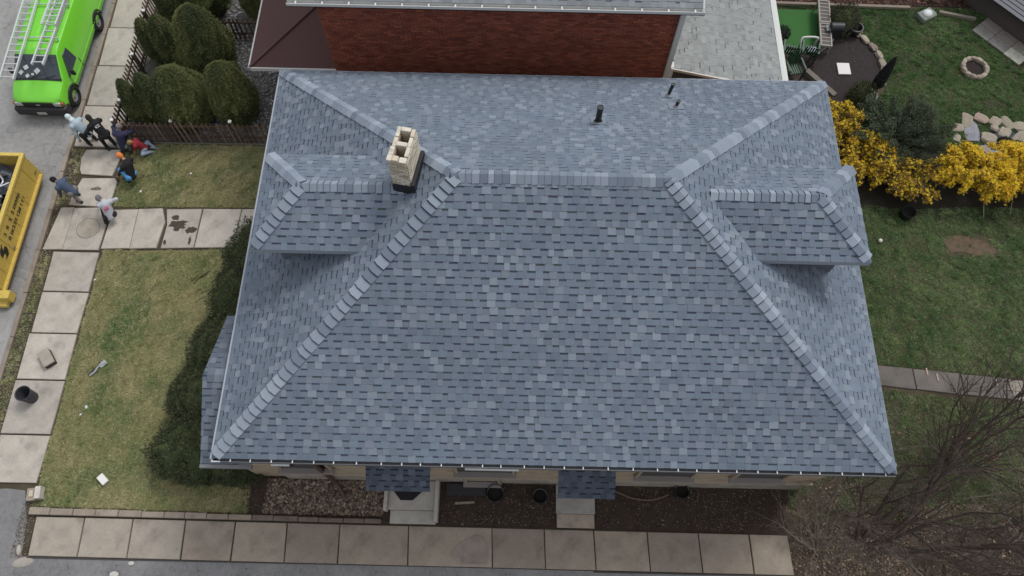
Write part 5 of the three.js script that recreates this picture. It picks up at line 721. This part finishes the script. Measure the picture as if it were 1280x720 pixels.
  spots.forEach(([x, z, a, b, c], i) => rock(pd, x, b * 0.2, z, a * 1.2, b * 0.45, c * 1.1, i * 1.3, i === 6 || i === 12 ? stone(0.33, 0.33, 0.38) : i === 2 ? stone(0.42, 0.32, 0.27) : ((k) => stone(0.5 * k, 0.44 * k, 0.35 * k))(0.45 + 0.5 * r()), 60 + i, 'boulder'));
  for (const [x, z] of [[0.35, 0.22], [0.7, 0.35]]) { const b = foliage(pd, 'pond_plant', 350, 830 + x * 10, (d) => V(x + d.x * 0.22, 0.12 + d.y * 0.12, z + d.z * 0.18), 0.05, (p, k) => [0.018 * (0.4 + k), 0.022 * (0.4 + k), 0.016 * (0.4 + k)], 0.6); }
  // loose bits on the lawn
  { const b = thing('ball', 'small white ball on the grass close to the eave', 'ball', [10.53, 0.08, -10.09]); put('ball_shell', new THREE.SphereGeometry(0.058, 20, 14), mat(0.72, 0.71, 0.66, 0.6), b); put('seam', new THREE.TorusGeometry(0.058, 0.003, 5, 24).rotateX(1.2), mat(0.4, 0.4, 0.38, 0.8), b); }
  const tp = thing('tree_pot', 'empty black nursery pot in front of the yellow bushes', 'pot', [11.42, 0, -10.95]); put('pot_body', new THREE.LatheGeometry([[0, 0.02], [0.15, 0.02], [0.19, 0.3], [0.205, 0.3], [0.205, 0.27], [0.165, 0], [0, 0]].map(([x, y]) => new THREE.Vector2(x, y)), 24), mat(0.012, 0.012, 0.013, 0.7), tp); put('soil', new THREE.CylinderGeometry(0.165, 0.16, 0.02, 20).translate(0, 0.12, 0), mat(0.015, 0.012, 0.01, 1), tp);
  for (const [x, z, dx, dz] of [[13.75, -11.0, 0.1, 0.35], [14.55, -11.1, 0.02, 0.4]]) tag(put('pale_stake', rod([x, 0, z], [x - dx, 0.32, z - dz], 0.014, 0.01, 5), mat(0.36, 0.32, 0.24, 0.9)), 'thin pale stick leaning at the foot of the yellow bushes', 'stick', 'sticks under the yellow bushes');
  for (const [x, z] of [[11.1, -6.2], [11.35, -6.05], [12.9, -5.95]]) tag(put('wood_chip', box(x - 0.02, x + 0.02, 0.045, 0.06, z - 0.1, z + 0.1, 0.005), mat(0.46, 0.34, 0.28, 0.9)), 'pale wooden chip lying on the garden path', 'chip', 'chips on the garden path');
}
// ---------------------------------------------------------------- gravel, stones and leaf litter
{
  const peb = uvm(new THREE.IcosahedronGeometry(1, 1)), r = rng(851), c = rgb(0, 0, 0), cols = [[0.17, 0.125, 0.09], [0.25, 0.19, 0.14], [0.12, 0.08, 0.06], [0.33, 0.27, 0.205], [0.075, 0.055, 0.045], [0.2, 0.135, 0.1]];
  const scatter = (name, label, cat, n, x0, x1, z0, z1, s0, s1, flat, test, pal, k = 1, y = 0.012) => { const l = []; for (let i = 0; i < n; i++) { const x = lerp(x0, x1, r()), z = lerp(z0, z1, r()), s = lerp(s0, s1, r() * r()), p = pal[Math.floor(r() * pal.length)], j = k * (0.75 + 0.5 * r()); if (test && !test(x, z)) continue; l.push([M4(V(x, y + s * flat * 0.4, z), euler((r() - 0.5) * 0.8, r() * 6.28, (r() - 0.5) * 0.8), V(s * (0.8 + 0.5 * r()), s * flat, s * (0.7 + 0.5 * r()))), c.setRGB(p[0] * j, p[1] * j, p[2] * j).clone()]); } return stuff(instanced(name, peb, mBlade, l), label, cat); };
  scatter('gravel', 'brown and tan river pebbles in the bed left of the pale steps', 'gravel', 4200, -6.0, -3.04, -3.04, -2.2, 0.02, 0.05, 0.7, null, cols, 0.82);
  scatter('gravel', 'scattered small stones and leaves in the dark soil bed', 'gravel', 2600, -1.66, 6.9, -3.04, -2.03, 0.01, 0.026, 0.6, (x, z) => (x < 1.18 || x > 2.18) && fbm(x * 2, z * 2, 86, 3) > 0.42, cols, 0.6);
  scatter('gravel', 'grey loose gravel in the neighbouring yard', 'gravel', 5000, -9.6, -6.0, -18.5, -13.1, 0.02, 0.06, 0.6, (x, z) => x < -7.1 || z < -20, [[0.26, 0.26, 0.26], [0.18, 0.18, 0.185], [0.34, 0.335, 0.33], [0.12, 0.115, 0.11]]);
  scatter('gravel', 'dirt and crumbs along the kerb', 'dirt', 1200, -13.34, -12.95, -12.6, -2.8, 0.01, 0.035, 0.5, null, [[0.14, 0.11, 0.085], [0.2, 0.17, 0.13], [0.09, 0.075, 0.06]]);
  scatter('gravel', 'crumbled dirt beside the corner of the side pavement', 'dirt', 900, -11.9, -11.52, -2.7, -1.05, 0.006, 0.02, 0.5, null, [[0.14, 0.11, 0.085], [0.22, 0.18, 0.14], [0.1, 0.08, 0.06]]);
  const leaf = tris([[[-1, 0, 0], [0, 0.18, -0.5], [1, 0, 0]], [[-1, 0, 0], [1, 0, 0], [0, 0.15, 0.5]]]), ll = [], lp = [[0.2, 0.13, 0.09], [0.14, 0.085, 0.065], [0.27, 0.2, 0.14], [0.1, 0.065, 0.052], [0.34, 0.27, 0.17], [0.16, 0.12, 0.1]];
  for (let i = 0; i < 26000; i++) { const x = lerp(6.7, 17.5, r()), z = lerp(-4.6, 0.6, r()), d = fbm(x * 1.3, z * 1.3, 87, 3); const inside = inPoly(bedLeaf, x, z); if (inside ? d < 0.3 : d < 0.66 || x < 7.6) continue; const p = lp[Math.floor(r() * 6)], j = 0.7 + 0.6 * r(), s = 0.025 + 0.03 * r(); ll.push([M4(V(x, 0.02 + 0.035 * r(), z), euler((r() - 0.5) * 1.0, r() * 6.28, (r() - 0.5) * 1.0), V(s, s, s)), c.setRGB(p[0] * j, p[1] * j, p[2] * j).clone()]); }
  stuff(instanced('leaf_litter', leaf, mLeaf, ll), 'brown fallen leaves under the bare tree', 'leaves');
  const l2 = []; for (let i = 0; i < 5000; i++) { const x = lerp(8.3, 17, r()), z = lerp(-21, -19.02, r()), p = lp[Math.floor(r() * 6)], j = 0.5 + 0.5 * r(), s = 0.03 + 0.03 * r(); l2.push([M4(V(x, 0.02 + 0.03 * r(), z), euler((r() - 0.5), r() * 6.28, (r() - 0.5)), V(s, s, s)), c.setRGB(p[0] * j, p[1] * j * 0.7, p[2] * j * 0.7).clone()]); }
  stuff(instanced('leaf_litter', leaf, mLeaf, l2), 'rust brown leaves in the strip beyond the far lawn edging', 'leaves');
  const l3 = []; for (let i = 0; i < 2600; i++) { const x = lerp(-6.3, 6.9, r()), z = lerp(-3.02, -2.05, r()); if ((x > -3.1 && x < -1.6) || (x > 1.15 && x < 2.2)) continue; const p = lp[Math.floor(r() * 6)], j = 0.5 + 0.6 * r(), s = 0.016 + 0.02 * r(); l3.push([M4(V(x, 0.03 + 0.02 * r(), z), euler((r() - 0.5), r() * 6.28, (r() - 0.5)), V(s, s, s)), c.setRGB(p[0] * j * 0.6, p[1] * j * 0.6, p[2] * j * 0.6).clone()]); }
  stuff(instanced('leaf_litter', leaf, mLeaf, l3), 'small dead leaves in the beds at the foot of the wall', 'leaves');
  const l4 = []; for (let i = 0; i < 1500; i++) { const f = r() < 0.4, x = f ? lerp(-11.6, -6.6, r()) : lerp(7.2, 16.5, r()), z = f ? lerp(-12.8, -2.3, r()) : lerp(-18.8, -3, r()); if (f ? z < -9.25 && z > -10.75 : fbm(x, z, 88, 3) < 0.45) continue; const p = lp[Math.floor(r() * 6)], j = 0.8 + 0.7 * r(), s = 0.014 + 0.018 * r(); l4.push([M4(V(x, 0.04 + 0.02 * r(), z), euler((r() - 0.5), r() * 6.28, (r() - 0.5)), V(s, s, s)), c.setRGB(p[0] * j, p[1] * j, p[2] * j).clone()]); }
  stuff(instanced('leaf_litter', leaf, mLeaf, l4), 'stray dead leaves lying in the lawns', 'leaves');
}
// ---------------------------------------------------------------- people clearing up after the roof work
function field(bones, cell, blend) { // closed surface round a set of tapered limbs [a, b, ra, rb]
  const lo = V(1e9, 1e9, 1e9), hi = V(-1e9, -1e9, -1e9); for (const [a, b, ra, rb] of bones) for (const [p, q] of [[a, ra], [b, rb]]) { lo.min(V(p.x - q, p.y - q, p.z - q)); hi.max(V(p.x + q, p.y + q, p.z + q)); }
  lo.addScalar(-2.5 * cell); hi.addScalar(2.5 * cell); const size = Math.max(hi.x - lo.x, hi.y - lo.y, hi.z - lo.z), n = Math.min(110, Math.max(16, Math.ceil(size / cell))), mid = lo.clone().add(hi).multiplyScalar(0.5), mc = new MarchingCubes(n, new THREE.MeshStandardMaterial(), false, false, 90000); mc.isolation = 0;
  const hs = n / 2, B = bones.map(([a, b, ra, rb]) => { const d = b.clone().sub(a); return [a.x, a.y, a.z, d.x, d.y, d.z, d.lengthSq() || 1e-9, ra, rb]; });
  for (let k = 0; k < n; k++) for (let j = 0; j < n; j++) for (let i = 0; i < n; i++) {
    const x = mid.x + (i - hs) / hs * size / 2, y = mid.y + (j - hs) / hs * size / 2, z = mid.z + (k - hs) / hs * size / 2; let D = 1e9;
    for (const b of B) { const px = x - b[0], py = y - b[1], pz = z - b[2], t = clamp((px * b[3] + py * b[4] + pz * b[5]) / b[6]), d = Math.hypot(px - b[3] * t, py - b[4] * t, pz - b[5] * t) - lerp(b[7], b[8], t); if (D > 1e8) D = d; else { const h = Math.max(blend - Math.abs(D - d), 0) / blend; D = Math.min(D, d) - h * h * blend * 0.25; } }
    mc.field[i + j * n + k * n * n] = -D;
  }
  mc.update(); const cnt = mc.count, g = new THREE.BufferGeometry(), P = new Float32Array(cnt * 3), N = new Float32Array(cnt * 3);
  for (let i = 0; i < cnt; i++) { P[i * 3] = mid.x + mc.positionArray[i * 3] * size / 2; P[i * 3 + 1] = mid.y + mc.positionArray[i * 3 + 1] * size / 2; P[i * 3 + 2] = mid.z + mc.positionArray[i * 3 + 2] * size / 2; }
  g.setAttribute('position', new THREE.BufferAttribute(P, 3)); const m = mergeVertices(g, 1e-5); m.computeVertexNormals(); return m;
}
const skin = mat(0.42, 0.25, 0.17, 0.7), skinD = mat(0.2, 0.11, 0.075, 0.7);
// all joints in metres round the base point; the figure is about 1.45 m tall when upright, as the van and the slabs demand
function person(label, base, J, C) {
  const t = thing('person', label, 'person', base, 0, 'people clearing debris beside the street'), v = (p) => V(...p), hip = v(J.hip), chest = v(J.chest), head = v(J.head), spine = chest.clone().sub(hip).normalize(), fwd = v(J.face).normalize(), lat = V(0, 1, 0).cross(fwd); if (lat.length() < 0.1) lat.set(1, 0, 0); lat.normalize();
  const sh = [1, -1].map((s) => chest.clone().addScaledVector(lat, s * 0.145).addScaledVector(spine, 0.03)), hp = [1, -1].map((s) => hip.clone().addScaledVector(lat, s * 0.075)), ft = J.feet.map(v), hd = J.hands.map(v);
  const bend = (a, b, L, dir) => { const m = a.clone().lerp(b, 0.5), d = a.distanceTo(b) / 2, o = Math.sqrt(Math.max(0, L * L - d * d)); const ax = b.clone().sub(a).normalize(), q = dir.clone().addScaledVector(ax, -dir.dot(ax)).normalize(); return m.addScaledVector(q, o); };
  const kn = [0, 1].map((i) => bend(hp[i], ft[i].clone().add(V(0, 0.05, 0)), 0.345, fwd.clone().add(V(0, 0.5, 0)))), el = [0, 1].map((i) => bend(sh[i], hd[i], 0.235, lat.clone().multiplyScalar(i ? -1 : 1).addScaledVector(fwd, -0.3).add(V(0, 0.3, 0)))), ank = ft.map((f) => f.clone().add(V(0, 0.05, 0)));
  const neck = chest.clone().addScaledVector(spine, 0.1), hdir = head.clone().sub(neck).normalize();
  const look = v(J.look ?? J.face).normalize(), hr = 0.078;
  // body: trunk, limbs, neck in one field; head and hands on finer grids, merged in
  const body = field([[hip, chest, 0.1, 0.115], [hp[0], kn[0], 0.068, 0.045], [hp[1], kn[1], 0.068, 0.045], [kn[0], ank[0], 0.044, 0.03], [kn[1], ank[1], 0.044, 0.03], [sh[0], el[0], 0.042, 0.032], [sh[1], el[1], 0.042, 0.032], [el[0], hd[0], 0.031, 0.022], [el[1], hd[1], 0.031, 0.022], [sh[0], sh[1], 0.05, 0.05], [chest, neck, 0.07, 0.045], [neck, head.clone().addScaledVector(hdir, -0.03), 0.042, 0.042], [hp[0], hp[1], 0.085, 0.085]], 0.016, 0.05);
  const earS = V(0, 1, 0).cross(look).normalize(), up = look.clone().cross(earS).normalize(), hp0 = (f, u, s) => head.clone().addScaledVector(look, f).addScaledVector(up, u).addScaledVector(earS, s);
  const hg = field([[hp0(-0.012, 0.022, 0), hp0(0.012, 0.018, 0), hr, hr * 0.95], [hp0(0.02, -0.02, 0), hp0(0.03, -0.062, 0), 0.055, 0.036], [hp0(0.08, 0.01, 0), hp0(0.092, -0.018, 0), 0.008, 0.012], [hp0(0.05, 0.028, 0.03), hp0(0.05, 0.028, -0.03), 0.03, 0.03], [hp0(-0.005, 0.01, 0.076), hp0(-0.01, -0.022, 0.074), 0.013, 0.009], [hp0(-0.005, 0.01, -0.076), hp0(-0.01, -0.022, -0.074), 0.013, 0.009], [hp0(0.07, -0.042, 0.016), hp0(0.07, -0.042, -0.016), 0.009, 0.009]], 0.006, 0.02);
  const hands = [0, 1].map((i) => { const ax = hd[i].clone().sub(el[i]).normalize(), sd = lat.clone().addScaledVector(ax, -lat.dot(ax)).normalize().multiplyScalar(i ? -1 : 1), nm = ax.clone().cross(sd), o = hd[i], at = (a, s, n) => o.clone().addScaledVector(ax, a).addScaledVector(sd, s).addScaledVector(nm, n), L = []; L.push([at(0, 0, 0), at(0.055, 0.012, 0), 0.02, 0.016], [at(0.01, -0.012, 0), at(0.055, -0.018, 0), 0.018, 0.014]); [[0.026, 0.05], [0.009, 0.06], [-0.009, 0.055], [-0.026, 0.042]].forEach(([s, l]) => { L.push([at(0.058, s, 0), at(0.058 + l * 0.5, s * 1.15, 0.008), 0.0082, 0.0075], [at(0.058 + l * 0.5, s * 1.15, 0.008), at(0.058 + l * 0.85, s * 1.1, 0.026), 0.0075, 0.006]); }); L.push([at(0.015, 0.018, 0), at(0.045, 0.045, 0.012), 0.011, 0.0085], [at(0.045, 0.045, 0.012), at(0.07, 0.05, 0.022), 0.0085, 0.007]); return field(L, 0.004, 0.008); });
  put('body', uvm(merge([body, hg, ...hands])), C.skin ?? skin, t);
  const sleeve = C.short ? 0.6 : 1, cuff = (i) => C.short ? sh[i].clone().lerp(el[i], 0.75) : el[i].clone().lerp(hd[i], 0.9);
  const top = [[hip.clone().addScaledVector(spine, -0.03), chest, 0.128, 0.142], [sh[0], sh[1], 0.072, 0.072], [chest, neck, 0.1, 0.062], [sh[0], el[0].clone().lerp(sh[0], C.short ? 0.25 : 0), 0.064, 0.052], [sh[1], el[1].clone().lerp(sh[1], C.short ? 0.25 : 0), 0.064, 0.052]]; if (!C.short) top.push([el[0], cuff(0), 0.05, 0.036], [el[1], cuff(1), 0.05, 0.036]);
  put(C.topName ?? 'jacket', uvm(field(top, 0.014, 0.045)), mat(...C.top, 0.9), t);
  put('trousers', uvm(field([[hp[0], hp[1], 0.108, 0.108], [hip, hip.clone().addScaledVector(spine, 0.08), 0.105, 0.1], [hp[0], kn[0], 0.088, 0.064], [hp[1], kn[1], 0.088, 0.064], [kn[0], ank[0].clone().lerp(kn[0], 0.08), 0.062, 0.048], [kn[1], ank[1].clone().lerp(kn[1], 0.08), 0.062, 0.048]], 0.014, 0.035)), mat(...C.legs, 0.9), t);
  for (let i = 0; i < 2; i++) { const f = fwd.clone().setY(0).normalize(), side = J.flat ? V(0, 0.5, 0).add(f) : f; put('shoe', uvm(field([[ft[i].clone().add(V(0, 0.035, 0)).addScaledVector(side, -0.04), ft[i].clone().add(V(0, 0.03, 0)).addScaledVector(side, 0.13), 0.045, 0.036]], 0.01, 0.02)), mat(...(C.shoe ?? [0.03, 0.028, 0.028]), 0.8), t); }
  const hm = mat(...C.hair, 0.9), cap = [[hp0(-0.022, 0.034, 0), hp0(0.002, 0.042, 0), hr * 1.03, hr * 0.98], [hp0(-0.045, -0.01, 0), hp0(-0.03, 0.02, 0), 0.062, 0.07]];
  if (C.hood) cap.push([hp0(-0.05, -0.06, 0), neck.clone().addScaledVector(spine, -0.06), 0.075, 0.09]); if (C.peak) cap.push([hp0(0.05, 0.062, 0.035), hp0(0.13, 0.042, 0.0), 0.018, 0.014], [hp0(0.05, 0.062, -0.035), hp0(0.13, 0.042, 0), 0.018, 0.014]);
  put(C.hairName ?? 'hair', uvm(field(cap, 0.008, 0.02)), hm, t);
  if (C.print) { const bk = spine.clone().cross(lat).normalize(); if (bk.y < 0) bk.negate(); const c = chest.clone().addScaledVector(spine, -0.06).addScaledVector(bk, 0.142), l = []; for (const [a, b, w, h] of C.print.marks) l.push([c.clone().addScaledVector(lat, a - w).addScaledVector(spine, b), c.clone().addScaledVector(lat, a + w).addScaledVector(spine, b + h * 0.3), h, h * 0.8]); put('back_print', uvm(field(l, 0.008, 0.006)), mat(...C.print.color, 0.9), t); }
  return t;
}
const marks1 = [[0, 0.03, 0.06, 0.014], [-0.035, -0.02, 0.012, 0.02], [0.02, -0.025, 0.03, 0.012], [0.05, 0.0, 0.01, 0.016]];
person('bent-over person in a pale blue hooded top and black trousers, head covered in white', [-12.78, 0.055, -12.88], { feet: [[0.0, 0, 0.12], [0.12, 0, -0.08]], hip: [0.16, 0.56, 0.06], chest: [-0.02, 0.84, -0.04], head: [-0.24, 0.95, -0.18], hands: [[-0.1, 0.42, 0.22], [-0.16, 0.45, -0.3]], face: [-0.85, -0.1, -0.5], look: [-0.8, -0.5, -0.5] }, { top: [0.4, 0.5, 0.56], legs: [0.014, 0.016, 0.018], hair: [0.62, 0.72, 0.72], hairName: 'hood', hood: true });
person('person in a black hooded jacket with a white print on the back, leaning forward', [-12.12, 0.055, -12.72], { feet: [[-0.09, 0, 0.1], [0.12, 0, -0.03]], hip: [0.05, 0.62, 0.0], chest: [-0.1, 0.92, -0.14], head: [-0.22, 1.08, -0.24], hands: [[-0.36, 0.62, 0.0], [-0.25, 0.6, -0.42]], face: [-0.75, -0.15, -0.65], look: [-0.6, -0.55, -0.6] }, { top: [0.013, 0.012, 0.013], legs: [0.016, 0.015, 0.016], hair: [0.016, 0.014, 0.014], hairName: 'hood', hood: true, print: { color: [0.5, 0.48, 0.48], marks: marks1 } });
person('squatting person in a navy top and grey-green trousers, reaching towards the picket fence', [-11.62, 0.055, -12.62], { feet: [[-0.1, 0, 0.02], [0.1, 0, 0.06]], hip: [0.03, 0.34, 0.08], chest: [0.06, 0.68, -0.06], head: [0.08, 0.86, -0.22], hands: [[-0.02, 0.7, -0.46], [0.14, 0.5, -0.36]], face: [-0.05, -0.1, -1], look: [0, -0.3, -1] }, { top: [0.03, 0.03, 0.075], legs: [0.16, 0.17, 0.14], hair: [0.2, 0.19, 0.18], short: false, topName: 'sweater' });
person('person kneeling by the fence in a red top and light blue jeans', [-11.12, 0.02, -12.62], { feet: [[0.36, 0.02, -0.1], [0.3, 0.02, 0.08]], hip: [0.05, 0.2, 0.0], chest: [-0.12, 0.5, 0.02], head: [-0.26, 0.62, 0.08], hands: [[-0.3, 0.08, 0.22], [-0.32, 0.08, -0.16]], face: [-0.95, -0.1, 0.2], look: [-0.8, -0.55, 0.2], flat: true }, { top: [0.28, 0.02, 0.03], legs: [0.26, 0.32, 0.42], hair: [0.34, 0.22, 0.08], shoe: [0.24, 0.27, 0.33], topName: 'sweater', short: true }).scale.setScalar(0.82);
person('crouching person in an orange cap, black top and bright blue trousers at the lawn edge', [-11.4, 0.03, -11.68], { feet: [[-0.08, 0, -0.08], [0.02, 0, 0.14]], hip: [0.24, 0.32, 0.12], chest: [0.22, 0.62, -0.06], head: [0.04, 0.76, -0.24], hands: [[-0.24, 0.12, 0.02], [-0.12, 0.28, -0.24]], face: [-0.8, -0.1, -0.5], look: [-0.7, -0.6, -0.4] }, { top: [0.014, 0.012, 0.014], legs: [0.1, 0.36, 0.7], hair: [0.82, 0.22, 0.05], hairName: 'cap', peak: true });
person('dark haired person in a blue-grey jacket bending over the verge by the kerb', [-12.66, 0.055, -10.9], { feet: [[-0.06, 0, -0.14], [0.08, 0, 0.12]], hip: [0.14, 0.6, 0.1], chest: [-0.06, 0.82, 0.02], head: [-0.28, 0.88, -0.08], hands: [[-0.34, 0.3, 0.12], [-0.3, 0.32, -0.22]], face: [-0.9, -0.1, -0.35], look: [-0.7, -0.7, -0.25] }, { top: [0.07, 0.095, 0.15], legs: [0.2, 0.18, 0.16], hair: [0.01, 0.009, 0.009] });
person('crouching person in a light grey shirt with a pink print on the back', [-11.62, 0.055, -10.28], { feet: [[-0.16, 0, -0.02], [-0.08, 0, 0.14]], hip: [0.16, 0.3, 0.06], chest: [0.12, 0.58, -0.12], head: [-0.06, 0.66, -0.26], hands: [[-0.24, 0.3, -0.34], [0.12, 0.3, -0.42]], face: [-0.45, -0.1, -0.85], look: [-0.4, -0.7, -0.7] }, { top: [0.5, 0.52, 0.56], legs: [0.03, 0.02, 0.022], hair: [0.16, 0.16, 0.17], topName: 'sweatshirt', print: { color: [0.6, 0.16, 0.26], marks: [[0.0, 0.0, 0.05, 0.03], [0.03, -0.05, 0.03, 0.024], [-0.02, 0.04, 0.02, 0.02]] } });
renderer.render(scene, camera);
